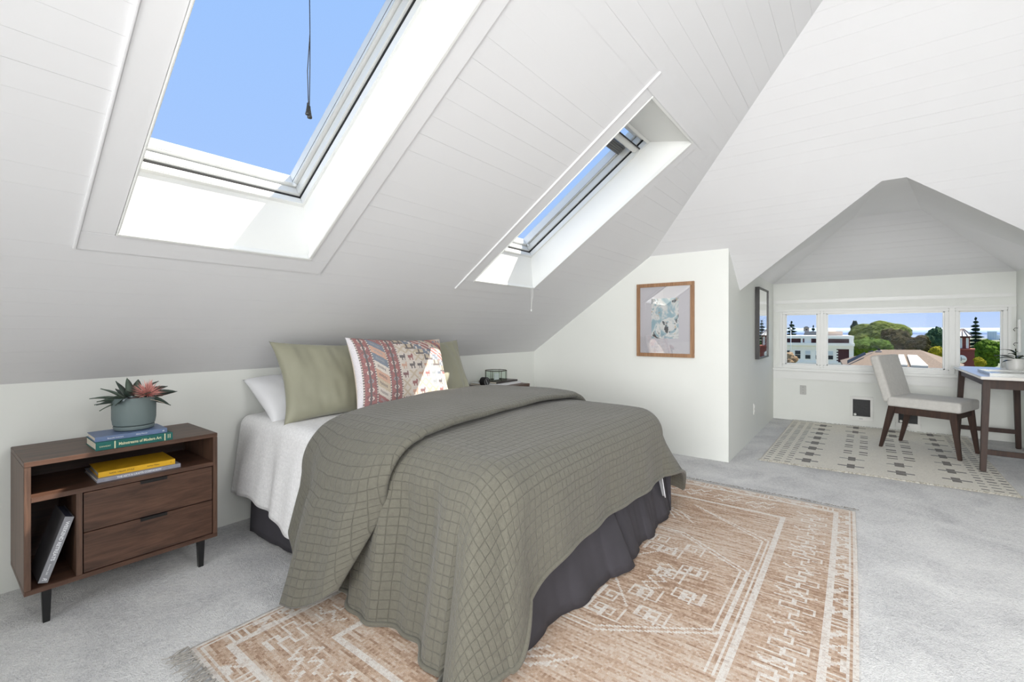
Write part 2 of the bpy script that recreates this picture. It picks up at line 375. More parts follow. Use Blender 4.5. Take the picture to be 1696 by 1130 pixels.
# --- skylights
CB, SBn = 1 / sqrt(1 + SA * SA), SA / sqrt(1 + SA * SA)
ES = Vector((0, -CB, SBn)); EN = Vector((0, SBn, CB))
def skylight(idx, x0, x1):
    o = struct(empty('window_%d' % idx), 'skylight with deep white well in the sloping ceiling')
    o.matrix_basis = basis((0, 2.015, zA(2.015)), (1, 0, 0), -ES)      # local x, y down the slope, z outwards
    def bx_(name, xa, xb, sa, sb, na, nb, m, parent=o, bev=.0): return box(name, xa, xb, -sb, -sa, na, nb, m, parent, bev)
    def V3(x, s, n): return Vector((x, -s, n))
    ST = 1.462; n1 = .2; i = .035
    # splayed well: plumb lower face, level upper face
    lo0, lo1, hi0, hi1 = V3(x0, 0, 0), V3(x1, 0, 0), V3(x0, ST, 0), V3(x1, ST, 0)
    q0, q1, p0, p1 = V3(x0 + i, .145, n1), V3(x1 - i, .145, n1), V3(x0 + i, 1.27, n1), V3(x1 - i, 1.27, n1)
    prism('well_face', [lo0, lo1, q1, q0], (0, .06, 0), M_TRIM, o); prism('well_face', [hi0, hi1, p1, p0], (0, -.06, 0), M_TRIM, o)
    prism('well_face', [lo0, hi0, p0, q0], (-.05, 0, 0), M_TRIM, o); prism('well_face', [lo1, hi1, p1, q1], (.05, 0, 0), M_TRIM, o)
    # flat casing boards on the ceiling with a slim bead round the well
    c = .088; b = .014
    for q in ((x0 - c, x1 + c, -c, -.001), (x0 - c, x1 + c, ST + .001, ST + c), (x0 - c, x0 - .001, 0, ST), (x1 + .001, x1 + c, 0, ST)):
        bx_('casing_board', *q, -.005, .004, M_CEIL, o, .0015)
    for q in ((x0, x1, .0, b), (x0, x1, ST - b, ST), (x0, x0 + b * .5, b, ST - b), (x1 - b, x1, b, ST - b)):
        bx_('bead', *q, -.010, .012, M_TRIM, o, .002)
    bx_('casing_moulding', x0 - c - .008, x0 - c, -c, ST + c, -.009, .002, M_CEIL, o, .002)
    # lining, frame and sash
    X0, X1 = x0 + i, x1 - i
    def ring(name, xa, xb, sa, sb, w, na, nb, m):
        for q in ((xa, xb, sa, sa + w), (xa, xb, sb - w, sb), (xa, xa + w, sa + w, sb - w), (xb - w, xb, sa + w, sb - w)):
            bx_(name, *q, na, nb, m, o, .003)
    ring('lining', X0 - .012, X1 + .012, .133, 1.282, .022, .188, .225, M_TRIM)
    ring('frame_gap', X0 - .012, X1 + .012, .133, 1.282, .024, .222, .236, M_DARK)
    ring('frame_bar', X0 - .02, X1 + .02, .125, 1.29, .042, .234, .275, M_SASH)
    ring('sash_bar', X0 - .02, X1 + .02, .125, 1.29, .058, .279, .335, M_TRIM)
    bx_('glass_pane', X0, X1, .15, 1.27, .300, .306, M_GLASS, o)
    # roller blind cassette and handle bar at the head
    hw = (X1 - X0) / 2
    cs = bx_('blind_cassette', X0 + .045, X1 - .045, 1.085, 1.15, .262, .300, plain('grey_blind', (128, 128, 126), .5), o, .004)
    for k in range(5): box('blind_slat', -hw + .05, hw - .05, -.031 + k * .013, -.022 + k * .013, -.024, -.0185, plain('slat_grey', (95, 95, 94), .5), cs)
    hb = bx_('handle_bar', X0 + .04, X1 - .02, 1.165, 1.205, .195, .232, M_SASH, o, .006)
    box('handle_lip', -hw + .06, hw - .03, -.028, -.016, -.028, -.016, M_SASH, hb, .003)
    box('air_slot', -hw + .06, hw - .05, -.029, -.021, -.034, -.028, M_DARK, hb)
    # guide wires of the blind with their corner buttons
    for xg in (X0 + .052, X1 - .052):
        tube('guide_wire', [V3(xg, .20, .268), V3(xg, 1.09, .275)], .0012, plain('wire_grey', (110, 112, 116), .4), o, 5)
    for xg in (X0 + .040, X1 - .040):
        bt = lathe('corner_button', [(.002, 0), (.009, .002), (.009, .008), (.005, .012), (.001, .013)], M_TRIM, o, 12); bt.location = V3(xg, .187, .262); bt.rotation_euler = (pi / 2, 0, 0)
    return o
SK1 = skylight(1, .41, 1.10); SK2 = skylight(2, 2.21, 2.90)

# hanging cords (each its own thing)
M_CORDB = plain('dark_cord', (62, 66, 72), .6); M_CORDW = plain('white_cord', (228, 228, 224), .6)
c1 = empty('hanging_cord', (.733, 1.35, 1.90)); tag(c1, 'dark twin blind cord with two black pulls hanging across the large skylight', 'cord')
tube('cord', [(.000, 0, .62), (.001, 0, .35), (.004, .0, .10), (-.004, 0, -.02), (-.001, 0, -.12)], .0014, M_CORDB, c1, 6)
tube('cord', [(.003, .004, .62), (.002, .003, .36), (.005, .002, .12), (.004, 0, .0), (.002, .0, -.13)], .0014, M_CORDB, c1, 6)
for dx, dz in ((-.003, 0), (.003, -.008)):
    p = lathe('cord_pull', [(.0025, 0), (.003, -.008), (.0055, -.026), (.0075, -.034), (.0065, -.037), (.001, -.038)], plain('black_pull', (45, 46, 46), .4), c1, 12); p.location = (dx, 0, -.118 + dz)
def local_sk(x, s, n): return Vector((x, 2.015, zA(2.015))) + ES * s + EN * n
pt = local_sk(1.082, .62, .225)
c2 = empty('pull_cord', pt); tag(c2, 'short white looped pull cord on the large skylight frame', 'cord')
tube('cord', [(-.012, .004, -.01), (-.006, .0, .0), (.002, -.006, -.012), (.010, -.012, -.05), (.013, -.014, -.075)], .0016, M_CORDW, c2, 6)
p = lathe('cord_pull', [(.001, .008), (.004, .004), (.004, -.004), (.001, -.008)], M_CORDW, c2, 10); p.location = (.013, -.014, -.08)
c3 = empty('pull_cord', (2.872, 2.012, 1.395)); tag(c3, 'white twin pull cord dangling below the narrow skylight', 'cord')
tube('cord', [(-.014, -.01, .02), (-.014, -.01, -.05), (-.012, -.01, -.105), (-.015, -.01, -.15)], .0014, M_CORDW, c3, 6)
tube('cord', [(.006, -.01, .02), (.006, -.01, -.05), (-.004, -.01, -.09), (-.014, -.01, -.15)], .0014, M_CORDW, c3, 6)
p = lathe('cord_pull', [(.001, .01), (.005, 0), (.006, -.008), (.001, -.012)], M_CORDW, c3, 10); p.location = (-.0145, -.01, -.155)

# ================================================================== nightstands
M_WAL = wood('walnut_lengthwise', (46, 31, 25), (106, 76, 60), .42, 0)
M_WALV = wood('walnut_upright', (54, 38, 31), (112, 84, 68), .45, 2)
M_WALD = wood('walnut_inner', (34, 22, 17), (66, 44, 34), .55, 0)
M_BLK = plain('black_metal', (24, 24, 25), .35, .1)
def nightstand():
    r = empty('nightstand', (.542, 2.575, 0))
    w, d, z0, z1, t = .31, .19, .122, .605, .018
    box('top_panel', -w, w, -d, d, z1 - t, z1, M_WAL, r, .0015); box('bottom_panel', -w, w, -d, d, z0, z0 + t, M_WAL, r, .0015)
    for s in (-1, 1): box('side_panel', s * w - (t if s > 0 else 0), s * w + (t if s < 0 else 0), -d, d, z0 + t, z1 - t, M_WALV, r, .0012)
    box('back_panel', -w + t, w - t, d - .012, d - .004, z0 + t, z1 - t, M_WALD, r)
    box('shelf', -w + t, w - t, -d + .001, d - .012, .455, .473, M_WAL, r, .0012)
    box('divider', -.172, -.154, -d + .001, d - .012, z0 + t, .455, M_WALV, r, .0012)
    box('drawer_box', -.150, w - t - .004, -d + .024, d - .016, z0 + t + .004, .451, M_WALD, r)
    for a, b in ((.2995, .4515), (.1435, .2955)):
        dr = box('drawer', -.1505, w - t - .003, -d + .002, -d + .020, a, b, M_WAL, r, .001)
        h = (b - a) / 2
        bm = bmesh.new()      # folded tab pull
        add_box(bm, -.046, .046, -.013, .006, h - .0005, h + .0015)
        add_box(bm, -.046, .046, -.0150, -.0128, h - .011, h + .0015)
        link('handle', from_bm('handle', bm), M_BLK, dr)
    for sx_ in (-.251, .248):
        for sy_ in (-.168, .15):
            V = []
            for z, hh in ((0, .0095), (z0, .0135)):
                V += [(sx_ + a * hh, sy_ + b * hh, z) for a, b in ((-1, -1), (1, -1), (1, 1), (-1, 1))]
            link('leg', mesh('leg', V, [(3, 2, 1, 0), (4, 5, 6, 7), (0, 1, 5, 4), (1, 2, 6, 5), (2, 3, 7, 6), (3, 0, 4, 7)]), M_BLK, r)
    return r
ns1 = nightstand(); tag(ns1, 'walnut nightstand with two drawers and open cubbies, left of the bed', 'nightstand', 'matching walnut nightstands')
ns2 = copy_tree(ns1); ns2.location = (3.072, 2.575, 0); tag(ns2, 'dark nightstand half hidden behind the far side of the bed', 'nightstand', 'matching walnut nightstands')

# ------------------------------------------------------------------ books
M_PAGE = plain('book_pages', (226, 218, 202), .9, .08, 120)
def book(name, w, d, t, m, label, group=None, mw=None, page=M_PAGE):
    """spine along x on the -y side, thickness in z, base at z=0"""
    r = empty(name); c = .0022
    P = [(-d / 2, 0), (d / 2, 0), (d / 2, c), (-d / 2 + c * 1.6, c), (-d / 2 + c * 1.6, t - c), (d / 2, t - c), (d / 2, t), (-d / 2, t)]
    prism('cover', [(-w / 2, y, z) for y, z in P], (w, 0, 0), m, r)
    box('page_block', -w / 2 + .003, w / 2 - .003, -d / 2 + c * 1.6, d / 2 - .004, c, t - c, page, r)
    tag(r, label, 'book', group)
    r.matrix_basis = mw if mw is not None else Matrix()
    return r
def flat(x, y, z, rz=0): return Matrix.Translation((x, y, z)) @ Matrix.Rotation(rz, 4, 'Z')
M_TEAL = plain('teal_cloth', (22, 98, 92), .6, .08, 60, .1, 400); M_BLUE = plain('slate_blue_cover', (104, 124, 160), .45, .05, 30)
M_YEL = plain('yellow_cover', (226, 176, 36), .5, .04, 30); M_GREYC = plain('grey_cover', (150, 152, 164), .5, .1, 90)
M_GOLD = plain('gold_print', (216, 214, 178), .5, .02); M_WHITEP = plain('white_print', (236, 238, 242), .5, .02); M_INK = plain('dark_print', (70, 52, 20), .6, .02)
def spine_text(b, s, size, m, x, z, d, width=1.0, shear=0, bold=False, align='CENTER'):
    return text('spine_lettering', s, size, m, b, basis((x, -d / 2 - .0003, z), (1, 0, 0), (0, 0, 1)), .0003, align, shear, width, bold)
GB = 'books on the left nightstand'
b1 = book('hardback_book', .252, .19, .0315, M_TEAL, 'teal art hardback lying at the bottom of the pile under the plant', GB, flat(.555, 2.489, .605, -.012))
spine_text(b1, 'Mainstreams of Modern Art', .0160, M_GOLD, .0145, .016, .19, .78, 0, True); spine_text(b1, 'CANADAY', .008, M_GOLD, -.098, .0145, .19, .9)
for xb_ in (-.068, .098):
    box('spine_band', xb_ - .002, xb_ + .002, -.0955, -.0948, .001, .0305, M_GOLD, b1)
spine_text(b1, '\u2016\u2016', .014, M_GOLD, .113, .017, .19)
b2 = book('hardback_book', .236, .155, .0185, M_BLUE, 'slate blue hardback lying directly under the plant pot', GB, flat(.549, 2.494, .6366, -.02))
spine_text(b2, 'Beautiful Interiors', .007, M_WHITEP, -.055, .0085, .155, 1.0); spine_text(b2, 'Abbey Monroe', .007, M_WHITEP, .03, .0095, .155, .9); spine_text(b2, 'ab', .008, M_WHITEP, .105, .009, .155, 1, 0, True)
b3 = book('hardback_book', .28, .235, .0155, M_GREYC, 'grey hardback lying under the yellow book on the open shelf', GB, flat(.5765, 2.532, .473, -.01))
spine_text(b3, 'THE ARTS & CRAFTS COMPANION', .010, M_WHITEP, -.005, .0078, .235, .95, 0, True)
b4 = book('hardback_book', .256, .19, .0215, M_YEL, 'yellow hardback lying on a grey book on the open shelf', GB, flat(.573, 2.524, .4886, -.03), plain('grey_pages', (168, 164, 156), .9, .1, 100))
spine_text(b4, 'NAPA VALLEY STYLE', .0088, M_INK, -.055, .0105, .19, 1.0); spine_text(b4, 'Kathryn Masson', .0066, M_INK, .05, .0112, .19, 1.0, .2); spine_text(b4, 'R', .006, M_INK, .113, .0105, .19)
lean = Vector((.072, 0, .222)).normalized(); thick = lean.cross(Vector((0, 1, 0)))
Mb = Matrix((lean, Vector((0, 1, 0)), thick)).transposed().to_4x4(); base = Vector((.2945, 2.497, .1415))
Mb.translation = base + lean * .1185
b5 = book('hardback_book', .234, .19, .0275, plain('dark_grey_cover', (112, 112, 116), .35, .05, 30, coat=.3), 'dark grey hardback leaning inside the lower left cubby', GB, Mb, plain('navy_pages', (48, 52, 72), .8, .1, 100))
box('spine_face', -.1168, .1168, -.0958, -.0948, .0006, .0269, plain('spine_grey', (146, 147, 152), .45), b5)
tb = lambda x, z: basis((x, -.0962, z), (-1, 0, 0), (0, 0, -1))
text('spine_lettering', 'WEEKEND RETREATS', .0150, M_WHITEP, b5, tb(.030, .0135), .0003, 'CENTER', 0, .98, True)
text('spine_lettering', 'Susanna Salk', .0075, M_WHITEP, b5, tb(-.070, .0135), .0003, 'CENTER', .2)
text('spine_lettering', 'R', .018, M_WHITEP, b5, tb(-.103, .0135), .0003, 'CENTER', .35)

# ------------------------------------------------------------------ potted plant with a pink flower
def leaf_mesh(name, L, wd, th, bend, curl=.15, n=9):
    V = []; F = []
    for i in range(n + 1):
        u = i / n; w_ = wd * (sin(pi * min(1, u * .93 + .07)) ** .75) * (1 - .25 * u); x = L * u * (1 - .12 * abs(bend)); z = bend * L * u * u
        V += [(x, -w_ / 2, z + curl * w_), (x, 0, z - th * .2), (x, w_ / 2, z + curl * w_), (x, 0, z + th)]
    for i in range(n):
        a = i * 4
        for j in range(4): F.append((a + j, a + (j + 1) % 4, a + 4 + (j + 1) % 4, a + 4 + j))
    F += [(3, 2, 1, 0), (n * 4, n * 4 + 1, n * 4 + 2, n * 4 + 3)]
    return mesh(name, V, F, True)
def orient(o, loc, az, el, roll=0):
    o.location = loc; o.rotation_euler = Matrix.Rotation(0, 4, 'Z').to_euler(); o.rotation_euler = ((Matrix.Rotation(az, 4, 'Z') @ Matrix.Rotation(-el, 4, 'Y') @ Matrix.Rotation(roll, 4, 'X')).to_euler())
pz = .6555
pot = empty('potted_plant', (.574, 2.512, pz)); tag(pot, 'grey ceramic pot with fleshy green leaves and a pink spiky flower', 'potted plant')
M_POT = plain('matte_grey_green_ceramic', (108, 122, 122), .6, .03, 6)
lathe('pot', [(.064, .018), (.072, .024), (.076, .05), (.0765, .138), (.075, .14), (.071, .138), (.070, .118), (.002, .116)], M_POT, pot, 48)
lathe('saucer', [(.058, 0), (.068, .004), (.071, .014), (.070, .0185), (.066, .019), (.002, .0178)], M_POT, pot, 48)
lathe('soil', [(.0698, .110), (.0698, .119), (.03, .123), (.001, .124)], plain('soil', (60, 50, 44), .95, .3, 80), pot, 24)
M_LEAF = plain('grey_green_leaf', (82, 96, 84), .45, .25, 14); M_LEAF2 = plain('dark_leaf', (58, 72, 64), .4, .25, 14); M_LEAF3 = plain('silver_leaf', (132, 142, 146), .5, .15, 14)
LF = [(-2.9, .35, .115, .026, -.3, 0), (-2.7, .62, .125, .024, -.55, 0), (-3.1, .12, .10, .030, -.2, 1), (2.6, .85, .10, .032, -.3, 0), (2.2, 1.15, .10, .036, -.15, 1), (1.7, 1.25, .105, .036, -.1, 0), (1.2, 1.1, .11, .042, -.25, 0),
      (.8, .9, .115, .062, -.35, 1), (.35, .75, .105, .066, -.4, 1), (.0, .40, .125, .055, -.3, 1), (-.5, .10, .115, .045, -.5, 1), (-2.3, .45, .08, .04, -.4, 2), (-1.9, .6, .07, .038, -.2, 2), (-2.5, .25, .09, .04, -.4, 1),
      (2.9, .50, .115, .026, -.4, 0), (-3.0, -.05, .10, .016, -.3, 0), (-1.2, .8, .08, .036, -.3, 0), (3.0, .02, .1, .014, -.1, 0), (-2.1, .9, .085, .04, -.2, 1), (2.0, .75, .09, .04, -.2, 1)]
for az, el, L, wd, bd, k in LF:
    o = link('leaf', leaf_mesh('leaf', L, wd, .004 if k < 2 else .006, bd), (M_LEAF, M_LEAF2, M_LEAF3)[k], pot); orient(o, (.03 * cos(az), .03 * sin(az), .122), az, el, .75 if cos(az) < -.6 else (-.9 if cos(az) > .6 else 0))
fc = Vector((.032, -.055, .148)); rf = random.Random(11); M_PINK = plain('pink_petal', (222, 158, 150), .6, .2, 40); M_PINKD = plain('deep_pink_petal', (178, 84, 88), .6, .2, 40)
bm = bmesh.new()
for i in range(190):
    a = rf.random() * 2 * pi; zc_ = rf.uniform(-.35, 1); rr = sqrt(1 - zc_ * zc_); dv = Vector((rr * cos(a), rr * sin(a), zc_)); ax = Vector((.25, -.62, .74))
    dv = (dv + ax * .35).normalized(); L = rf.uniform(.046, .076); sd_ = dv.cross(Vector((.3, .2, .9))).normalized() * .0022; mid = dv * L * .6 + Vector((0, 0, -.001)); tip = dv * L + Vector((0, 0, -.004)); up_ = dv.cross(sd_).normalized() * .0012
    vs = [bm.verts.new(q) for q in (-sd_ * .6, sd_ * .6, mid + sd_, mid - sd_, tip, up_, mid + up_)]
    for f in ((0, 1, 2, 3), (3, 2, 4), (1, 0, 5), (0, 3, 6, 5), (2, 1, 5, 6), (3, 4, 6), (4, 2, 6)): bm.faces.new([vs[q] for q in f])
fo = link('flower_petals', from_bm('flower_petals', bm), M_PINK, pot); fo.location = fc; fo['kind'] = 'stuff'
tube('flower_stem', [(.02, -.015, .12), (.04, -.03, .15), tuple(fc)], .003, M_LEAF, pot, 8)
for az, el, L in ((-2.4, .55, .08), (-.7, -.1, .07), (.2, .3, .06)):
    o = link('bract', leaf_mesh('bract', L, .008, .002, -.2), plain('pale_bract', (190, 178, 160), .6), pot); orient(o, fc - Vector((0, 0, .02)), az, el)

# ================================================================== bed
BX0, BX1, BY0, BY1, BZ = 1.12, 2.66, .90, 2.755, .60
bed = empty('bed', ((BX0 + BX1) / 2, (BY0 + BY1) / 2, 0)); tag(bed, 'queen bed with white mattress and charcoal pleated skirt', 'bed')
bo = bed.location
M_SHEET = plain('white_cotton', (236, 237, 240), .85, .02, 6, .12, 90, sheen=.1)
M_SKIRT = plain('charcoal_skirt_fabric', (62, 60, 66), .85, .08, 9, .1, 300)
def rounded(name, x0, x1, y0, y1, z0, z1, r, m, parent, seg=5):
    o = box(name, x0, x1, y0, y1, z0, z1, m, parent, r, None, seg); o.data.polygons.foreach_set('use_smooth', [True] * len(o.data.polygons)); return o
mt = rounded('mattress', BX0 + .02 - bo.x, BX1 - .02 - bo.x, BY0 + .03 - bo.y, BY1 - bo.y, .315, BZ - .012, .05, M_SHEET, bed)
rounded('box_spring', BX0 + .05 - bo.x, BX1 - .05 - bo.x, BY0 + .08 - bo.y, BY1 - .03 - bo.y, .10, .312, .02, M_SHEET, bed)
for sx_ in (-.65, .65):
    for sy_ in (-.78, .8): lathe('foot', [(.022, 0), (.025, .004), (.025, .1), (.02, .101)], M_BLK, bed, 16, True, (sx_, sy_, 0))
def ribbon(name, path, z0f, z1, m, parent, thick=.004, nz=8, flare=None):
    """hanging cloth strip along a plan path"""
    V = []; F = []; n = len(path)
    for i, (x, y) in enumerate(path):
        a = Vector(path[max(i - 1, 0)]); b = Vector(path[min(i + 1, n - 1)]); t = (b - a).normalized(); nn = Vector((t.y, -t.x))
        for j in range(nz + 1):
            u = j / nz; z = z1 + (z0f(i / (n - 1)) - z1) * u; off = (flare(i / (n - 1)) * u if flare else 0)
            V.append((x + nn.x * off, y + nn.y * off, z))
    for i in range(n - 1):
        for j in range(nz): F.append((i * (nz + 1) + j, (i + 1) * (nz + 1) + j, (i + 1) * (nz + 1) + j + 1, i * (nz + 1) + j + 1))
    o = link(name, mesh(name, V, F, True), m, parent); md = o.modifiers.new('thick', 'SOLIDIFY'); md.thickness = thick; md.offset = 0; return o
def wob(t, k): return sin(t * k * 6.28 + 1.3) * .5 + sin(t * k * 2.3 * 6.28 + .4) * .3 + sin(t * k * 4.1 * 6.28) * .2
L_ = lambda x, y: (x - bo.x, y - bo.y)
# left side of the skirt (head to foot), foot in two widths with an inverted pleat, right side
pl_ = [L_(1.085 + .09 * t + .010 * wob(t, 3), 2.58 - t * 1.68) for t in [i / 90 for i in range(91)]]
ribbon('skirt_side', pl_, lambda t: .018, .325, M_SKIRT, bed, flare=lambda t: .016)
pf1 = [L_(1.175 + t * .78, .950 + .006 * wob(t, 2.2) - .01 * t) for t in [i / 60 for i in range(61)]]
ribbon('skirt_foot', pf1, lambda t: .018 + .004 * sin(t * 9), .325, M_SKIRT, bed, flare=lambda t: .062 + .065 * t * t + .014 * sin(t * 15))
pin = [L_(1.93 + t * .09, .965 + .01 * cos(t * 9)) for t in [i / 10 for i in range(11)]]
ribbon('skirt_pleat', pin, lambda t: .02, .325, M_SKIRT, bed, flare=lambda t: .02)
pf2 = [L_(1.985 + t * .72, .945 + .006 * wob(t, 2.6)) for t in [i / 60 for i in range(61)]]
ribbon('skirt_foot', pf2, lambda t: .018 + .004 * sin(t * 8), .325, M_SKIRT, bed, flare=lambda t: .06 + .04 * (1 - t) + .014 * sin(t * 17))
pr = [L_(2.70, .89 + t * 1.7) for t in [i / 30 for i in range(31)]]
ribbon('skirt_side', pr, lambda t: .018, .325, M_SKIRT, bed, flare=lambda t: .012)

# ------------------------------------------------------------------ draped bedding
def drape(p, q, h, rect, top, r, flarefn, wavefn, zmin=.012):
    x0, x1, y0, y1 = rect
    nx = min(max(p, x0), x1); ny = min(max(q, y0), y1); dx, dy = p - nx, q - ny; d = hypot(dx, dy)
    if d < 1e-6: return Vector((p, q, top + h)), 0
    n = Vector((dx / d, dy / d)); La = r * pi / 2; n0 = n
    if dx and dy and d > .02:          # the corner cone swings round towards the side of the bed
        a_ = atan2(-dy, abs(dx)) / (pi / 2); b_ = min(1, d / .3); a2 = (a_ + (a_ ** (1.6 if dx < 0 else 2.0) - a_) * b_) * pi / 2; n = Vector((cos(a2) * (1 if dx > 0 else -1), -sin(a2)))
    if d < La:
        a = d / r; out = (r + h) * sin(a); z = top - r + (r + h) * cos(a)
    else:
        f = flarefn(nx, ny, n0, d); rest = d - La; out = r + h + rest * sin(f); z = top - r - rest * cos(f)
    k = min(1, d / .30); out += wavefn(nx, ny, n0, d) * k * k
    if z < zmin: out += (zmin - z) * .55; z = zmin + .003 * sin(p * 40 + q * 31)
    return Vector((nx + n.x * out, ny + n.y * out, z)), d
def quilt_mat(name, rgb, cell, depth=.6, bd=.006, seam_shade=.70):
    t = NT(name); u = t.n('ShaderNodeUVMap'); sp = t.n('ShaderNodeSeparateXYZ'); t.l(u.outputs[0], sp.inputs[0])
    v = t.coord(); wv = t.noise(v, 14, 3)
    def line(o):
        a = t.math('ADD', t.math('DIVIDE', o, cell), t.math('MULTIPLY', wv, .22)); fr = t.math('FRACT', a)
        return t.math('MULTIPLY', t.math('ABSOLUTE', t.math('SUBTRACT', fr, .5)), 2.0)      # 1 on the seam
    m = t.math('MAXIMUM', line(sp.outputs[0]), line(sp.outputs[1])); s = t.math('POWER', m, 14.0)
    fine = t.noise(v, 420, 3, .7); crink = t.noise(v, 75, 4, .65)
    c = lin(rgb)
    f = t.math('ADD', t.math('MULTIPLY', fine, .6), t.math('MULTIPLY', crink, .4))
    base = t.ramp(f, [(.3, tuple(x * .74 for x in c)), (.7, tuple(min(1, x * 1.22) for x in c))])
    th = t.n('ShaderNodeMix', data_type='RGBA'); t.l(t.math('POWER', m, 26.0), th.inputs['Factor']); t.l(base, th.inputs['A']); th.inputs['B'].default_value = (*[x * seam_shade for x in c], 1)   # groove shade painted into the colour along the seams
    t.l(th.outputs['Result'], t.b.inputs['Base Color']); t.set(Roughness=.95); t.b.inputs['Specular IOR Level'].default_value = .15; t.b.inputs['Sheen Weight'].default_value = .2
    h = t.math('ADD', t.math('MULTIPLY', t.math('SUBTRACT', 1.0, s), 1.0), t.math('MULTIPLY', crink, .35)); t.bump(h, depth, bd); return t.m
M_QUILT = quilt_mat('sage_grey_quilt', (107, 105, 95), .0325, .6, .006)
M_COVER = quilt_mat('white_matelasse', (240, 240, 241), .02, .45, .003, .93)
def grid_cloth(name, us, vs, fn, m, uvfn, thick, parent=None, sub=False):
    V = []; F = []; UV = []; nu, nv = len(us), len(vs)
    for a in us:
        for b in vs: V.append(fn(a, b)); UV.append(uvfn(a, b))
    for i in range(nu - 1):
        for j in range(nv - 1): F.append((i * nv + j, (i + 1) * nv + j, (i + 1) * nv + j + 1, i * nv + j + 1))
    me = mesh(name, V, F, True); ul = me.uv_layers.new(name='UVMap'); idx = np.zeros(len(me.loops), dtype=np.int32); me.loops.foreach_get('vertex_index', idx)
    ul.data.foreach_set('uv', np.array(UV, dtype=np.float32)[idx].ravel())
    o = link(name, me, m, parent)
    if thick: md = o.modifiers.new('thick', 'SOLIDIFY'); md.thickness = thick; md.offset = -1
    return o
lsp = lambda a, b, n: [a + (b - a) * i / (n - 1) for i in range(n)]
r_ = .15
def dome(p): return .030 * (1 - min(1, abs((p - 1.89) / .72)) ** 2.5)
# main quilt: long hang on the left, shorter at the foot
QR = (BX0 + .12, BX1 - .12, BY0 + .135, 3.0)
def q_flare(nx, ny, n, d):
    c = abs(n.x * n.y) * 2                       # 1 on the diagonal of a corner
    if n.x < -.5 and c < .05: return radians(6 + 5 * max(0, min(1, (1.55 - ny) / .4)))
    if n.x > .5 and c < .05: return radians(8)
    return radians(4 + (34 if n.x > 0 else 15) * c)
def q_wave(nx, ny, n, d):
    c = abs(n.x * n.y) * 2
    if n.x < -.9: return .036 * sin((ny - .96) * 13.0 + .9) + .012 * sin(ny * 41)
    if n.y < -.9: return .010 * sin(nx * 9 + .5) + .005 * sin(nx * 23)
    a = atan2(-n.y, abs(n.x)); return .035 * c * sin(a * 4 - .6)
def quilt_fn(p, q):
    if q < QR[2]: q = QR[2] - (QR[2] - q) * (1 + .38 * math.exp(-((p - 1.02) / .26) ** 2))
    P, d = drape(p, q, .0, QR, BZ + .036, r_, q_flare, q_wave)
    if d < .02:
        P.z += .010 * noise.noise((p * 3, q * 3, .3)) + dome(p) * min(1, max(0, (q - QR[2]) / .25))
    return P
HL, HF, HR = .715, .455, .62
us = lsp(BX0 + .12 - HL, BX1 - .12 + HR, 200); vs = lsp(BY0 + .135 - HF, 1.80, 130)
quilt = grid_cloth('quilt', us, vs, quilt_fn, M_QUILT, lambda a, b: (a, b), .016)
tag(quilt, 'large sage grey grid-stitched quilt draped over the foot of the bed', 'quilt')
# hem of the quilt
def hem(fn, pts, rad, m, parent): return tube('hem', [fn(*p) for p in pts], rad, m, parent, 6)
hp = [(us[0], v) for v in reversed(vs)] + [(u, vs[0]) for u in us[1:]] + [(us[-1], v) for v in vs[1:]]
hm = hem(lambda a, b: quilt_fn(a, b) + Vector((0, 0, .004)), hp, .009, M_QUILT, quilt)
# folded band of the same quilt lying across the bed
BR = (BX0 + .12, BX1 - .12, -5, 5)
def band_q(p, w):            # w 0 foot edge .. 1 head edge, narrowing as it hangs
    d = max(0, BX0 + .12 - p); k = min(1, d / .66); x = (p - BX0) / 1.54
    f0 = 1.36 + .08 * max(0, min(1, x)); f1 = 1.96 + .17 * max(0, min(1, x * 1.6))
    f0 = f0 + .17 * k ** 1.3; f1 = f1 + .06 * k - .05 * k * k
    return f0 + (f1 - f0) * w
def band_fl(nx, ny, n, d): return radians(16) if n.x < 0 else radians(6)
def band_wv(nx, ny, n, d): return (.045 * sin((ny - 1.50) * 9.5) + .02 * sin(ny * 26)) if n.x < 0 else .01 * sin(ny * 15)
def band_fn(p, th):          # th runs round the thick folded section
    c, s = cos(th), sin(th); w = .5 + .5 * (abs(c) ** .55) * (1 if c > 0 else -1); hh = .031 * (abs(s) ** .75) * (1 if s > 0 else -1)
    t_ = .65 + .35 * (1 - w)
    if p < BX0 + .12: p = BX0 + .12 - (BX0 + .12 - p) * (1 - .27 * max(0, (w - .5) / .5) ** 1.5 - .16 * max(0, (.4 - w) / .4) ** 2)
    P, d = drape(p, band_q(p, w), .062 + hh * t_, BR, BZ + .006, r_, band_fl, band_wv)
    if d < .02: P.z += .006 * noise.noise((p * 4, w * 3, 2.1)) + dome(p)
    return P
ths = [2 * pi * i / 56 for i in range(57)]; ub = lsp(BX0 + .12 - .665, BX1 + .25, 180)
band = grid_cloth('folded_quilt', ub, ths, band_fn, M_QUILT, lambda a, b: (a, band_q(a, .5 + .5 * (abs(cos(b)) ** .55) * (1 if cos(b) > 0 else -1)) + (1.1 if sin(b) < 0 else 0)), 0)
bm = bmesh.new(); bm.from_mesh(band.data)
for col_ in (0, len(ub) - 1):
    bm.verts.ensure_lookup_table(); bm.faces.new([bm.verts[col_ * len(ths) + k] for k in range(len(ths) - 1)])
bmesh.ops.remove_doubles(bm, verts=bm.verts, dist=1e-5); bm.to_mesh(band.data); bm.free()
tag(band, 'thick folded-back band of sage grey quilt lying across the middle of the bed', 'quilt')
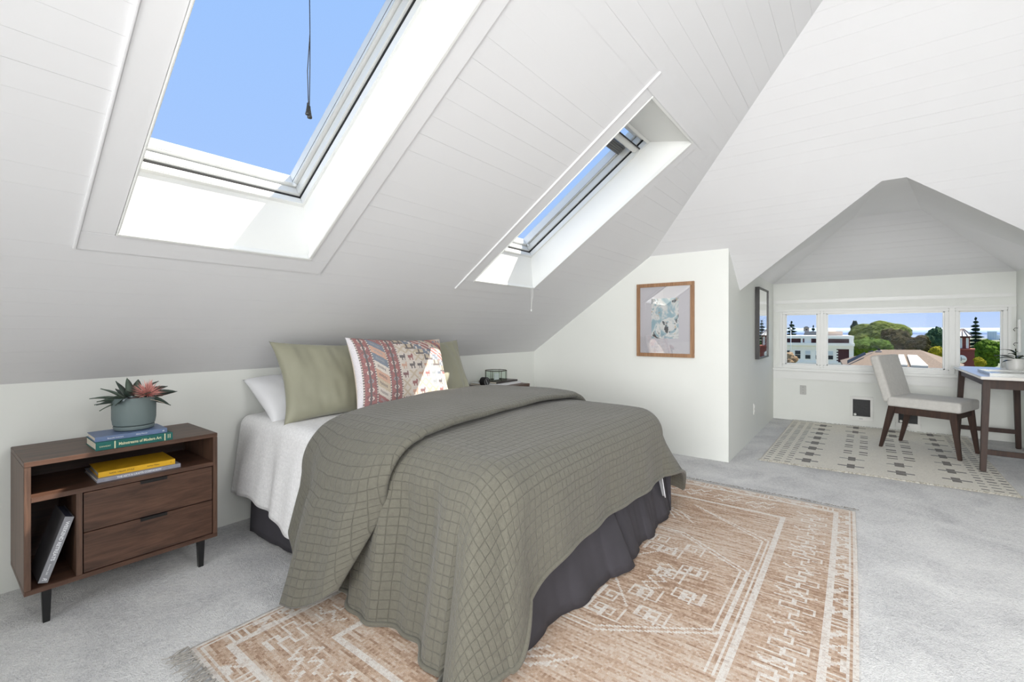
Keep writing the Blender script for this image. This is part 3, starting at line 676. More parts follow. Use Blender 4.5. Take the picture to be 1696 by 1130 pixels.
# white coverlet at the head end
CR = (BX0 + .03, BX1 - .03, -5, 5)
def cov_fl(nx, ny, n, d): return radians(9)
def cov_wv(nx, ny, n, d): return .016 * sin(ny * 15 + .5) + .008 * sin(ny * 37)
def cov_fn(p, q):
    d = max(0, BX0 + .03 - p)
    P, d2 = drape(p, q, 0, CR, BZ + .012, .06, cov_fl, cov_wv)
    if d2 < .02: P.z += .004 * noise.noise((p * 6, q * 6, 5))
    if d2 > .2: P.z -= .07 * max(0, min(1, (2.45 - q) / .4)) * min(1, (d2 - .2) / .2) + .012 * sin(q * 19) * min(1, (d2 - .2) / .2)
    return P
cov = grid_cloth('coverlet', lsp(BX0 + .03 - .44, BX1 + .3, 120), lsp(1.75, 2.735, 80), cov_fn, M_COVER, lambda a, b: (a, b), .008)
tag(cov, 'white quilted coverlet spread under the pillows at the head of the bed', 'coverlet')
# white sheet corner showing under the far corner of the quilt
sh = [];
def sheet_fn(a, b):
    P, d = drape(BX1 - .12 + a * .40, BY0 + .14 - b * .50, 0, (BX0, BX1 - .14, BY0 + .16, 5), BZ - .005, .125, lambda *k: radians(9), lambda nx, ny, n, d: .02 * sin(atan2(-n.y, n.x) * 9))
    return P
sheet = grid_cloth('bed_sheet', lsp(0, 1, 30), lsp(0, 1, 30), sheet_fn, M_SHEET, lambda a, b: (a, b), .004)
tag(sheet, 'white sheet corner hanging out under the far corner of the quilt', 'sheet')

# ------------------------------------------------------------------ pillows
def pillow_mesh(name, w, h, t, c=.05, n=40, seed=1, wr=.006, colorfn=None, ears=1.0):
    V = []; F = []; ids = {}
    def pt(u, v, s):
        x = w / 2 * u * (1 - c * (1 - v * v) * abs(u)); y = h / 2 * v * (1 - c * (1 - u * u) * abs(v))
        k = max(0, (1 - u * u) * (1 - v * v)); z = t / 2 * k ** .42 if k > 0 else 0
        f = wr * noise.noise((x * 9 + seed, y * 9, s * 3)) + wr * .7 * noise.noise((x * 22, y * 7 + seed, s)) ; z += f * min(1, k * 6)
        z += ears * .012 * (abs(u * v) ** 6) * sin(u * 3)
        return (x, y, s * z if k > 0 else z * s)
    for s in (1, -1):
        for i in range(n + 1):
            for j in range(n + 1):
                e = i in (0, n) or j in (0, n)
                if s < 0 and e: ids[(s, i, j)] = ids[(1, i, j)]; continue
                ids[(s, i, j)] = len(V); V.append(pt(-1 + 2 * i / n, -1 + 2 * j / n, s))
    meta = []
    for s in (1, -1):
        for i in range(n):
            for j in range(n):
                f = (ids[(s, i, j)], ids[(s, i + 1, j)], ids[(s, i + 1, j + 1)], ids[(s, i, j + 1)])
                F.append(f if s > 0 else f[::-1]); meta.append(((i + .5) / n, (j + .5) / n, s))
    me = mesh(name, V, F, True)
    if colorfn:
        ca = me.color_attributes.new('print', 'FLOAT_COLOR', 'CORNER'); buf = []
        for (u, v, s) in meta: buf += list(colorfn(u, v, s)) * 4
        ca.data.foreach_set('color', np.array(buf, dtype=np.float32))
    return me
def put_pillow(o, x, y, z, lean, yaw=0, roll=0):
    """stands on its long edge at (x,y,z), leaning back by lean"""
    R = Matrix.Rotation(yaw, 4, 'Z') @ Matrix.Rotation(pi / 2 - lean, 4, 'X') @ Matrix.Rotation(roll, 4, 'Z')
    o.matrix_basis = Matrix.Translation((x, y, z)) @ R
M_SAGE = plain('sage_satin_cotton', (150, 149, 129), .55, .05, 5, .06, 60, sheen=.25)
GP = 'pillows at the head of the bed'
wp = link('pillow', pillow_mesh('pillow', .62, .42, .17, .05, 40, 4), M_SHEET); put_pillow(wp, 1.43, 2.60, .70, 1.05, 0); tag(wp, 'white pillow lying behind the left green pillow', 'pillow', GP)
wp2 = link('pillow', pillow_mesh('pillow', .66, .42, .17, .05, 40, 9), M_SHEET); put_pillow(wp2, 2.30, 2.61, .735, .95, 0); tag(wp2, 'white pillow lying hidden behind the patterned cushion and right green pillow', 'pillow', GP)
sp1 = link('pillow', pillow_mesh('pillow', .70, .46, .16, .12, 60, 1, .011), M_SAGE); put_pillow(sp1, 1.475, 2.40, .805, .40, .03, -.03); tag(sp1, 'sage green pillow standing at the left of the patterned cushion', 'pillow', GP)
sp2 = link('pillow', pillow_mesh('pillow', .70, .46, .16, .12, 60, 6, .011), M_SAGE); put_pillow(sp2, 2.19, 2.40, .800, .40, -.02, .0); tag(sp2, 'sage green pillow standing behind the right end of the patterned cushion', 'pillow', GP)
# patterned cushion: a woven print in flat colours
def kilim(u, v, s):
    red, dred, cream, blue, grey, peach, tan, dk = [lin(c) for c in ((158, 78, 74), (120, 56, 60), (226, 214, 202), (106, 118, 138), (150, 156, 160), (214, 164, 136), (206, 186, 158), (78, 62, 64))]
    def hsh(*k): return (sin(k[0] * 127.1 + k[1] * 311.7 + 4.2) * 43758.5) % 1.0
    if s < 0: return (*cream, 1)
    cl = None
    def border(a, b, wdt):                 # a across 0..1, b along
        if a < .10 or a > .90: return cream if int(b * 60) % 2 else dk
        if abs(a - .5) < .07: return dk
        k = (b * 9) % 1; r = hypot((a - .5) * 1.4, (k - .5))
        if .16 < r < .27: return cream if int(b * 9) % 3 else grey
        if hsh(int(a * 8), int(b * 70)) > .72: return dred
        return red
    if u < .03: return (*lin((226, 222, 226)), 1)
    if u < .155: cl = border((u - .03) / .125, v, 1)
    elif u < .27:
        k = (v * 1.0 + (u - .155) * 1.1) * 9; i = int(k) % 8; cl = (blue, red, cream, tan, peach, cream, blue, peach)[i]
        if abs((k % 1) - .5) < .16 and abs((u - .2125) / .115) < .32 and int(u * 260) % 3: cl = dk if i in (2, 3, 4, 5) else grey
    elif u < .395: cl = border((u - .27) / .125, v, 1)
    elif v < .13: cl = border(v / .13, u * 1.5, 1)
    elif u > .985: cl = cream
    else:
        x = (u - .395) / .59; y = (v - .13) / .87
        st = int(x * 6) / 6; lim = .90 - st * .62      # stepped diagonal
        d_ = y - lim
        if d_ > .34: 
            cl = (peach, cream, tan, red)[int((y + x * .6) * 14) % 4] if hsh(int(x * 30), int(y * 24)) > .2 else blue
        elif d_ > .20: cl = red if int((y + x * .6) * 40) % 3 else cream
        elif d_ > .10: cl = blue if (int(x * 22) + int(y * 20)) % 3 else cream
        elif d_ > .03: cl = tan if int(x * 40) % 4 else dk
        elif d_ > 0: cl = dk
        else:
            cl = cream; gx, gy = int(x * 7), int(y * 7); fx, fy = (x * 7) % 1, (y * 7) % 1; hh = hsh(gx, gy)
            if hh > .30:
                body = abs(fy - .55) < .16 and .15 < fx < .8; leg = fy < .42 and fy > .12 and (int(fx * 9) % 3 == 0) and .15 < fx < .85; head = fx > .68 and fy > .55 and fy < .9 and fx < .86
                if body or leg or head: cl = (red, dk, blue, peach, dred, grey)[int(hh * 60) % 6]
            elif abs(fx - fy) < .14 or abs(fx + fy - 1) < .14: cl = tan
    k = .93 + .14 * hsh(int(u * 150), int(v * 100)); return (*[min(1, c * k * .68 + .14) for c in cl], 1)
def attr_mat(name, rough=.9, bs=260, b=.25):
    t = NT(name); a = t.n('ShaderNodeVertexColor'); a.layer_name = 'print'; v = t.coord(); n_ = t.noise(v, bs, 2)
    mx = t.n('ShaderNodeMix', data_type='RGBA', blend_type='MULTIPLY'); mx.inputs['Factor'].default_value = 1
    t.l(a.outputs[0], mx.inputs['A']); t.l(t.ramp(n_, [(.3, (.84, .84, .84)), (.7, (1.08, 1.08, 1.08))]), mx.inputs['B']); t.l(mx.outputs['Result'], t.b.inputs['Base Color'])
    t.set(Roughness=rough); t.b.inputs['Specular IOR Level'].default_value = .1; t.bump(n_, b, .004); return t.m
M_KIL = attr_mat('woven_print', .9, 240, .2)
cu = link('patterned_cushion', pillow_mesh('patterned_cushion', .72, .44, .16, .08, 170, 3, .004, kilim, 1.6), M_KIL); put_pillow(cu, 1.80, 2.215, .825, .30, .02, -.03)
tag(cu, 'red and cream cushion with woven carpet pattern in front of the green pillows', 'cushion')
# ================================================================== right nightstand: clock, books, glass box
ck = empty('alarm_clock', (2.945, 2.55, .605)); tag(ck, 'round black alarm clock standing on the far nightstand', 'clock')
M_MATB = plain('matt_black', (26, 26, 28), .45, .1); M_FACE = plain('clock_face_black', (36, 37, 39), .6, .05)
def disc_y(name, prof, m, parent, loc, seg=32):
    o = lathe(name, prof, m, parent, seg); o.location = loc; o.rotation_euler = (pi / 2, 0, 0); return o
disc_y('case', [(.034, -.028), (.038, -.024), (.0385, .024), (.037, .028), (.034, .028), (.0335, .024), (.001, .024)], M_MATB, ck, (0, 0, .043))
fc_ = disc_y('dial', [(.0335, .0), (.0335, .001), (.0005, .0011)], M_FACE, ck, (0, -.0245, .043))
for k in range(12):
    a = k * pi / 6; tk = box('hour_mark', -.0009, .0009, -.003, .003, .0008, .0018, M_WHITEP, fc_); tk.location = (.028 * sin(a), .028 * cos(a), .0013); tk.rotation_euler = (0, 0, -a)
for L, a in ((.016, 2.55), (.024, 2.75), (.02, -.4)):
    hd = box('clock_hand', -.0009, .0009, 0, L, .0015, .0024, M_WHITEP, fc_); hd.location = (sin(a) * L / 2, cos(a) * L / 2, .002); hd.rotation_euler = (0, 0, -a)
for sx_ in (-.018, .018): tube('stand_foot', [(sx_, -.012, .0), (sx_ * .9, -.008, .012)], .004, M_MATB, ck, 8)
tube('stand_foot', [(0, .02, 0), (0, .016, .012)], .004, M_MATB, ck, 8)
bk1 = book('magazine_book', .39, .27, .018, plain('white_cover', (222, 224, 226), .5, .04), 'pale grey book at the bottom of the pile on the far nightstand', None, flat(3.16, 2.60, .605, .01))
bk2 = book('hardback_book', .31, .21, .0145, plain('dark_brown_cover', (48, 40, 40), .4, .1), 'dark hardback under the glass box on the far nightstand', None, flat(3.19, 2.60, .623, .02))
gb = empty('glass_box', (3.165, 2.605, .6376)); tag(gb, 'octagonal clear glass box with dark metal edges on the far nightstand', 'glass box')
M_BRASS = plain('dark_brass', (72, 66, 52), .35, .1, metal=.7); R8, H8 = .10, .088
M_GBOX = glass('box_glass', .7, (.94, .97, .95))
ring_ = [Vector((R8 * cos(pi / 8 + k * pi / 4), R8 * sin(pi / 8 + k * pi / 4), 0)) for k in range(8)]
for k in range(8):
    a, b = ring_[k], ring_[(k + 1) % 8]
    prism('glass_pane', [a * .985 + Vector((0, 0, .003)), b * .985 + Vector((0, 0, .003)), b * .985 + Vector((0, 0, H8 - .003)), a * .985 + Vector((0, 0, H8 - .003))], (a + b) * -.008, M_GBOX, gb)
    tube('metal_edge', [a + Vector((0, 0, .001)), a + Vector((0, 0, H8))], .0022, M_BRASS, gb, 6)
    for z in (.0025, H8): tube('metal_edge', [a + Vector((0, 0, z)), b + Vector((0, 0, z))], .0026 if z < .01 else .004, M_BRASS, gb, 6)
prism('glass_lid', [v * .98 + Vector((0, 0, H8)) for v in ring_], (0, 0, .002), M_GBOX, gb)
box('paper_note', -.038, .030, -.012, -.009, .006, .062, plain('white_paper', (236, 238, 244), .8), gb)

# ================================================================== pictures
M_FRW = wood('oak_frame', (126, 90, 62), (176, 136, 100), .5, 2, 1.0)
pf = empty('framed_print', (XA - .001, 1.3825, 1.179)); tag(pf, 'oak-framed abstract print with wide white mat on the end wall', 'picture')
fw_, fh_, bw = .255, .329, .032
for s in (-1, 1):
    o = box('frame_rail', -.024, 0, -fw_, fw_, s * fh_ - (bw if s > 0 else 0), s * fh_ + (bw if s < 0 else 0), M_FRW, pf, .002)
    o = box('frame_stile', -.024, 0, s * fw_ - (bw if s > 0 else 0), s * fw_ + (bw if s < 0 else 0), -fh_ + bw, fh_ - bw, M_FRW, pf, .002)
box('mat_board', -.011, -.004, -fw_ + bw, fw_ - bw, -fh_ + bw, fh_ - bw, plain('mat_white', (212, 210, 216), .8, .01), pf)
def abstract():
    t = NT('abstract_print'); v = t.coord('Object', (1, 1, 1)); n1 = t.noise(v, 9, 5, .62, 1.0); n2 = t.noise(v, 8.5, 4, .6, 1.4)
    c1_ = t.ramp(n1, [(.0, lin((120, 160, 176))), (.44, lin((158, 192, 204))), (.50, lin((226, 228, 226))), (.57, lin((238, 238, 236))), (.62, lin((150, 186, 198))), (.8, lin((206, 180, 130)))])
    mk = t.ramp(n2, [(.585, (0, 0, 0)), (.62, (1, 1, 1))]); mx = t.n('ShaderNodeMix', data_type='RGBA'); t.l(mk, mx.inputs['Factor']); t.l(c1_, mx.inputs['A']); mx.inputs['B'].default_value = (*lin((40, 44, 50)), 1)
    n3 = t.noise(v, 24, 3, .6, 1.0); mk3 = t.ramp(n3, [(.66, (0, 0, 0)), (.70, (1, 1, 1))]); mx3 = t.n('ShaderNodeMix', data_type='RGBA'); t.l(mk3, mx3.inputs['Factor']); t.l(mx.outputs['Result'], mx3.inputs['A']); mx3.inputs['B'].default_value = (*lin((196, 160, 96)), 1)
    t.l(mx3.outputs['Result'], t.b.inputs['Base Color']); t.set(Roughness=.8); return t.m
box('art_print', -.0125, -.0105, -.122, .118, -.165, .192, abstract(), pf)
M_PG = glass('picture_glass', 7.0)
box('picture_glass', -.018, -.0165, -fw_ + bw, fw_ - bw, -fh_ + bw, fh_ - bw, M_PG, pf)
mr = empty('framed_mirror', (5.53, YL - .001, 1.162)); tag(mr, 'tall black-framed mirror on the alcove wall reflecting the windows', 'mirror')
mw_, mh_, mb = .30, .372, .018; M_FB = plain('black_frame', (40, 38, 36), .4, .1)
for s in (-1, 1):
    box('frame_rail', -mw_, mw_, -.04, 0, s * mh_ - (mb if s > 0 else 0), s * mh_ + (mb if s < 0 else 0), M_FB, mr, .002)
    box('frame_stile', s * mw_ - (mb if s > 0 else 0), s * mw_ + (mb if s < 0 else 0), -.04, 0, -mh_ + mb, mh_ - mb, M_FB, mr, .002)
t = NT('mirror_glass'); t.set(Roughness=.02, Metallic=1.0); v = t.coord(); t.l(t.ramp(t.noise(v, 2), [(.3, (.80, .81, .80)), (.7, (.84, .85, .84))]), t.b.inputs['Base Color'])
box('mirror_glass', -mw_ + mb, mw_ - mb, -.030, -.024, -mh_ + mb, mh_ - mb, t.m, mr)

# ================================================================== outlets and heaters
M_PLATE = plain('grey_plate', (186, 186, 182), .4, .03); M_PLW = plain('white_plate', (232, 232, 228), .4, .02)
ol = empty('wall_outlet', (XW, .547, .372)); tag(ol, 'grey metal blank wall plate on the window wall beside the heater', 'outlet')
box('cover_plate', -.006, 0, -.033, .033, -.055, .055, M_PLATE, ol, .003)
for z in (-.035, 0, .035): disc = lathe('plate_screw', [(.003, 0), (.003, .0012), (.0005, .0016)], M_DARK if z else plain('screw_grey', (120, 120, 118), .4), ol, 10); disc.location = (-.006, 0, z); disc.rotation_euler = (0, -pi / 2, 0)
ol2 = empty('wall_outlet', (5.17, YL, .29)); tag(ol2, 'white outlet plate low on the alcove side wall under the mirror', 'outlet')
box('cover_plate', -.035, .035, -.006, 0, -.057, .057, M_PLW, ol2, .003)
for z in (-.022, .022): box('socket', -.014, .014, -.009, -.004, z - .014, z + .014, M_PLW, ol2, .003)
def heater(yc, zc, label):
    h = empty('wall_heater', (XW, yc, zc)); tag(h, label, 'heater', 'wall heaters')
    for b in ((-.103, .103, .105, .137), (-.103, .103, -.137, -.085), (-.103, -.078, -.085, .105), (.078, .103, -.085, .105)): box('housing_bar', -.028, 0, *b, M_PLW, h, .004)
    box('core', -.008, 0, -.078, .078, -.085, .105, plain('heater_dark', (30, 30, 32), .6), h)
    for k in range(16): z = -.078 + k * .0115; box('louver', -.020, -.008, -.078, .078, z, z + .0052, plain('louver_dark', (58, 58, 60), .45), h)
    kn = lathe('thermostat_knob', [(.013, 0), (.013, .01), (.011, .012), (.001, .012)], M_PLW, h, 20); kn.location = (-.020, .058, -.066); kn.rotation_euler = (0, -pi / 2, 0)
    box('badge', -.030, -.027, -.012, .022, -.118, -.105, plain('badge_grey', (196, 196, 194), .4), h, .002)
    return h
heater(-.010, .205, 'white wall heater with dark grille left of the chair'); heater(-.405, .175, 'white wall heater half hidden behind the chair legs')

# ================================================================== rugs
def paint_rug(name, nu, nv, fn_pos, colors, m, thick, label):
    """woven rug: grid of cells with flat yarn colours"""
    V = np.zeros(((nu + 1) * (nv + 1), 3)); k = 0
    for i in range(nu + 1):
        for j in range(nv + 1): V[k] = fn_pos(i / nu, j / nv); k += 1
    F = [(i * (nv + 1) + j, i * (nv + 1) + j + 1, (i + 1) * (nv + 1) + j + 1, (i + 1) * (nv + 1) + j) for i in range(nu) for j in range(nv)]
    me = mesh(name, V.tolist(), F, True); ca = me.color_attributes.new('print', 'FLOAT_COLOR', 'CORNER')
    c4 = np.ones((nu, nv, 4), dtype=np.float32); c4[..., :3] = colors; ca.data.foreach_set('color', np.repeat(c4.reshape(-1, 4), 4, axis=0).ravel())
    n_ = me.polygons[0].normal
    o = link('weave', me, m); md = o.modifiers.new('thick', 'SOLIDIFY'); md.thickness = thick; md.offset = -1 if n_.z > 0 else 1
    return o
class Canvas:
    def __init__(s, nu, nv, cu_, cv): s.a = np.zeros((nu, nv), dtype=np.int8); s.u, s.v = np.meshgrid((np.arange(nu) + .5) * cu_, (np.arange(nv) + .5) * cv, indexing='ij')
    def line(s, p, q, w, val=1):
        p = np.array(p, float); q = np.array(q, float); d = q - p; L = max(np.hypot(*d), 1e-6); d = d / L
        lo = np.minimum(p, q) - w; hi = np.maximum(p, q) + w
        x = s.u - p[0]; y = s.v - p[1]; t_ = x * d[0] + y * d[1]; n_ = np.abs(-x * d[1] + y * d[0])
        s.a[(t_ > -w * .5) & (t_ < L + w * .5) & (n_ < w / 2)] = val
    def path(s, pts, w, val=1):
        for a, b in zip(pts[:-1], pts[1:]): s.line(a, b, w, val)
    def rect(s, u0, u1, v0, v1, val=1): s.a[(s.u >= u0) & (s.u < u1) & (s.v >= v0) & (s.v < v1)] = val
# --- jute rug under the bed; u runs along X from .555, v from the right edge (Y=.008) to the left
RU, RV = 2.835, 1.787; NU, NV = 350, 220
cv_ = Canvas(NU, NV, RU / NU, RV / NV)
e_ = .020
for v0 in (.0, RV - .018): cv_.rect(0, RU, v0, v0 + .018)
for u0 in (.0, RU - .016): cv_.rect(u0, u0 + .016, 0, RV)
def frame(i0, w): 
    cv_.path([(i0, i0), (RU - i0, i0), (RU - i0, RV - i0), (i0, RV - i0), (i0, i0)], w)
frame(.030, .008); frame(.092, .022)
ib = .335
cv_.path([(ib, ib), (RU - ib - .03, ib), (RU - ib - .03, RV - ib), (ib, RV - ib), (ib, ib)], .024)
# outer border motifs: bars, Z and A figures
rg = random.Random(5)
def outer(us_, horizontal, flip):
    x = .11; n_ = 0
    Lm = us_ - .11
    while x < Lm - .06:
        w_ = .085; t_ = n_ % 4; a0, a1 = .040, .080
        def P(a, b): return (a, b if not flip else RV - b) if horizontal else ((b if not flip else RU - b), a)
        if t_ == 0: [cv_.path([P(x + .012 * q, a0), P(x + .012 * q, a1)], .008) for q in (0, 2, 4)]
        elif t_ == 1: cv_.path([P(x, a0), P(x + .05, a0), P(x, a1), P(x + .05, a1)], .010)
        elif t_ == 2: cv_.path([P(x, a0), P(x + .028, a1), P(x + .056, a0)], .010); cv_.path([P(x + .02, a0), P(x + .036, a0)], .012)
        else: cv_.path([P(x, a1), P(x + .055, a0)], .012); cv_.path([P(x + .02, a1), P(x + .06, a0 + .012)], .010)
        x += w_; n_ += 1
outer(RU, True, False); outer(RU, True, True); outer(RV, False, False); outer(RV, False, True)
# main border: stepped zigzags
def steps(cu0, cv0, su, sv, w=.0095):
    pts = [(0, 0), (.0, .05), (.04, .05), (.04, .02), (.08, .02), (.08, .085), (.12, .085), (.12, .05), (.16, .05), (.16, .11)]
    cv_.path([(cu0 + su * a, cv0 + sv * b) for a, b in pts], w); cv_.path([(cu0 + su * (a + .03), cv0 + sv * (b - .045)) for a, b in pts[2:]], w)
x = .19; k = 0
while x < RU - .33:
    up_ = k % 2
    for base_, sg in ((.205, 1), (RV - .205, -1)):
        steps(x if up_ else x + .17, base_ - sg * .045, 1 if up_ else -1, sg)
        cv_.path([(x + .205, base_ - sg * .07), (x + .185, base_ - sg * .03), (x + .225, base_ - sg * .01), (x + .19, base_ + sg * .04), (x + .225, base_ + sg * .07)], .0095)
    x += .245; k += 1
y = .40; k = 0
while y < RV - .36:
    for ub_, sg in ((.13, 1), (RU - .15, -1)):
        cv_.path([(ub_ + sg * a, y + b) for a, b in ((0, 0), (.05, .03), (.02, .06), (.08, .09), (.05, .12), (.11, .15))], .010)
        cv_.path([(ub_ + sg * (.07 + a), y + b) for a, b in ((0, 0), (.05, .03), (.02, .06), (.08, .09), (.05, .12))], .010)
    y += .19; k += 1
# inner double lines and octagon medallion with meanders
cu0, cv0 = 1.42, .895
for dd in (0, .022):
    cv_.path([(.95, .362 + dd), (2.08 - dd, .362 + dd), (2.36, .80)], .009); cv_.path([(.95, RV - .362 - dd), (2.08 - dd, RV - .362 - dd), (2.36, RV - .80)], .009)
def octo(k): return [(cu0 + k * a, cv0 + k * b) for a, b in ((-.25, -.50), (.27, -.50), (.50, -.16), (.50, .16), (.27, .50), (-.25, .50), (-.50, .14), (-.50, -.14), (-.25, -.50))]
cv_.path(octo(1.0), .010); cv_.path(octo(.955), .009)
def key(u0, v0, s, fu, fv): cv_.path([(u0 + fu * s * a, v0 + fv * s * b) for a, b in ((0, 0), (1, 0), (1, .85), (.25, .85), (.25, .35), (.7, .35), (.7, .6))], .0095)
for i in range(-3, 4):
    for sg in (-1, 1):
        L_k = .40 - abs(i) * .035
        key(cu0 + i * .105 - .03, cv0 + sg * (L_k), .088, 1 if i % 2 else -1, -sg)
        key(cu0 + i * .105 - .01, cv0 + sg * (L_k - .11), .088, -1 if i % 2 else 1, -sg)
        if abs(i) > 1: key(cu0 + i * .105, cv0 + sg * .05, .085, 1 if i > 0 else -1, sg)
cv_.path([(cu0 - .30, cv0 - .18), (cu0 - .05, cv0), (cu0 - .30, cv0 + .18)], .009); cv_.path([(cu0 + .30, cv0 - .18), (cu0 + .05, cv0), (cu0 + .30, cv0 + .18)], .009)
for sg in (-1, 1):
    for q in range(4): cv_.path([(cu0 - .12 + q * .06, cv0 + sg * .20), (cu0 - .09 + q * .06, cv0 + sg * .16), (cu0 - .06 + q * .06, cv0 + sg * .20), (cu0 - .09 + q * .06, cv0 + sg * .24), (cu0 - .12 + q * .06, cv0 + sg * .20)], .008)
    hu = cu0 + sg * .68
    for q in range(3): cv_.path([(hu + sg * (.05 - q * .03), cv0 - .13 + q * .035), (hu + sg * (.13 - q * .03), cv0), (hu + sg * (.05 - q * .03), cv0 + .13 - q * .035)], .009)
    cv_.path([(hu - sg * .02, cv0 - .16), (hu + sg * .10, cv0 - .06)], .010); cv_.path([(hu - sg * .02, cv0 + .16), (hu + sg * .10, cv0 + .06)], .010)
rn = np.random.RandomState(2)
low = rn.rand(NU, 37); strk = np.repeat(low, 6, axis=1)[:, :NV].copy(); 
for i in range(NU): strk[i] = np.roll(strk[i], rn.randint(0, 40))
strk = (strk + np.roll(strk, 2, 1) + np.roll(strk, 4, 1) + np.roll(strk, 6, 1) + np.roll(strk, -3, 1)) / 5; strk = .5 + (strk - .5) * 1.5
fine = rn.rand(NU, NV); big = np.array([[noise.noise((i * .012, j * .012, 1.7)) for j in range(NV)] for i in range(NU)])
jute0, jute1, jute2, cream_ = [np.array(lin(c)) for c in ((172, 142, 120), (208, 182, 160), (224, 210, 196), (238, 234, 228))]
k_ = np.clip(.52 + .5 * (strk - .5) * 1.5 + .55 * (fine - .5) + .45 * big, 0, 1)[..., None]
colr = np.where(k_ < .5, jute0 + (jute1 - jute0) * k_ * 2, jute1 + (jute2 - jute1) * (k_ - .5) * 2)
al = np.where(cv_.a > 0, .92, 0)[..., None] * np.clip(.62 + .6 * fine[..., None], 0, 1)
colr = colr * (1 - al) + cream_ * al
def rug_pos(a, b):
    X_ = .555 + a * RU; Y_ = .008 + b * RV - .012 * sin(a * pi) * (1 - b) + .015 * a * (1 - b)
    return (X_, Y_, .009 + .0015 * noise.noise((X_ * 3, Y_ * 3, 0)))
M_RUG = attr_mat('jute_weave', 1.0, 330, .9)
rug = empty('area_rug', (1.97, .9, 0)); tag(rug, 'tan jute rug with cream tribal pattern under the bed', 'rug')
w_ = paint_rug('jute_weave', NU, NV, lambda a, b: Vector(rug_pos(a, b)) - Vector((1.97, .9, 0)), colr, M_RUG, .008, ''); w_.parent = rug
def fringe(parent, org, dirv, pts, L, m, per=3, seed=1, rad=.0022):
    rr = random.Random(seed); bm = bmesh.new()
    for p in pts:
        for q in range(per):
            o_ = Vector(p) + Vector((dirv.y, -dirv.x, 0)) * rr.uniform(-.006, .006); d = (dirv + Vector((-dirv.y, dirv.x, 0)) * rr.uniform(-.55, .55)).normalized(); l_ = L * rr.uniform(.6, 1.1); b_ = Vector((-dirv.y, dirv.x, 0)) * rr.uniform(-.015, .015)
            ring_p = None
            for i in range(5):
                u = i / 4; c = o_ + d * l_ * u + b_ * sin(u * 3) + Vector((0, 0, .004 * (1 - u) + .003)); s = Vector((-d.y, d.x, 0)) * rad * (1 - .4 * u)
                vs_ = [bm.verts.new(c - s), bm.verts.new(c + Vector((0, 0, rad))), bm.verts.new(c + s)]
                if ring_p:
                    for k in range(3): bm.faces.new((ring_p[k], ring_p[(k + 1) % 3], vs_[(k + 1) % 3], vs_[k]))
                ring_p = vs_
    o = link('fringe', from_bm('fringe', bm), m, parent); o['kind'] = 'stuff'; return o
M_FRG = plain('grey_fringe', (150, 146, 140), .95, .25, 60); M_FRC = plain('cream_fringe', (196, 190, 176), .95, .3, 60)
c0 = Vector((1.97, .9, 0))
fringe(rug, None, Vector((-1, 0, 0)), [Vector(rug_pos(0, j / 70)) - c0 for j in range(71)], .075, M_FRG, 4, 3)
fringe(rug, None, Vector((1, 0, 0)), [Vector(rug_pos(1, j / 70)) - c0 for j in range(71)], .035, M_FRG, 4, 4)

# --- pale flat-weave rug in the alcove
GU, GV = 2.125, 1.50; nu2, nv2 = 212, 150; c2_ = Canvas(nu2, nv2, GU / nu2, GV / nv2)
def plus(u, v): c2_.rect(u - .066, u + .066, v - .027, v + .027, 2); c2_.rect(u - .014, u + .014, v - .082, v + .082, 1)
for q in range(8): plus(.205 + q * .252, .312); plus(.235 + q * .258, 1.218)
for vv in (.607, .912):
    for u in (.215, .472, 1.76, 2.03): plus(u, vv)
    for q in range(4):
        for dv in (-.035, .072):
            for du in (-.042, .042): c2_.rect(.73 + q * .262 + du - .017, .73 + q * .262 + du + .017, vv + dv - .032, vv + dv + .032, 2)
for vv in (.040, .115, .190, 1.340, 1.405, 1.468):
    for q in range(26): c2_.rect(.06 + q * .078, .085 + q * .078, vv - .022, vv + .022, 1 if q % 7 else 2)
fine2 = np.random.RandomState(4).rand(nu2, nv2)[..., None]
base2 = np.array(lin((238, 234, 224))) * (.93 + .10 * fine2); g1 = np.array(lin((150, 148, 146))); g2 = np.array(lin((140, 136, 132)))
col2 = np.where(c2_.a[..., None] == 1, g1 * (.9 + .2 * fine2), np.where(c2_.a[..., None] == 2, g2 * (.9 + .2 * fine2), base2))
O2 = Vector((4.275, .668, 0)); U2 = Vector((.9997, -.012, 0)); V2_ = Vector((.035, -.9994, 0))
def rug2_pos(a, b):
    p = O2 + U2 * (a * GU) + V2_ * (b * GV); p.z = .006 + .002 * noise.noise((p.x * 2.2, p.y * 5, 0)); return p
rug2 = empty('flatweave_rug', (5.3, -.1, 0)); tag(rug2, 'cream flat-woven rug with grey dashes and crosses under the chair', 'rug'); r0 = Vector((5.3, -.1, 0))
w2 = paint_rug('flat_weave', nu2, nv2, lambda a, b: rug2_pos(a, b) - r0, col2, attr_mat('flat_weave', 1.0, 300, .5), .005, ''); w2.parent = rug2
fringe(rug2, None, Vector((-1, 0, 0)), [rug2_pos(0, j / 60) - r0 for j in range(61)], .04, M_FRC, 3, 8)
fringe(rug2, None, Vector((1, 0, 0)), [rug2_pos(1, j / 60) - r0 for j in range(61)], .022, plain('dark_fringe', (150, 144, 126), .95, .3), 3, 9)

# ================================================================== chair
M_CHW = wood('dark_walnut_legs', (38, 24, 18), (70, 46, 34), .55, 2, 1.2)
M_UPH = plain('light_grey_linen', (206, 204, 199), .95, .05, 40, .35, 350, sheen=.1)
ch = empty('desk_chair', (5.536, -.482, .008), atan2(-.927, -.375) - pi / 2); tag(ch, 'light grey upholstered armless chair with dark wooden legs pulled up to the desk', 'chair')
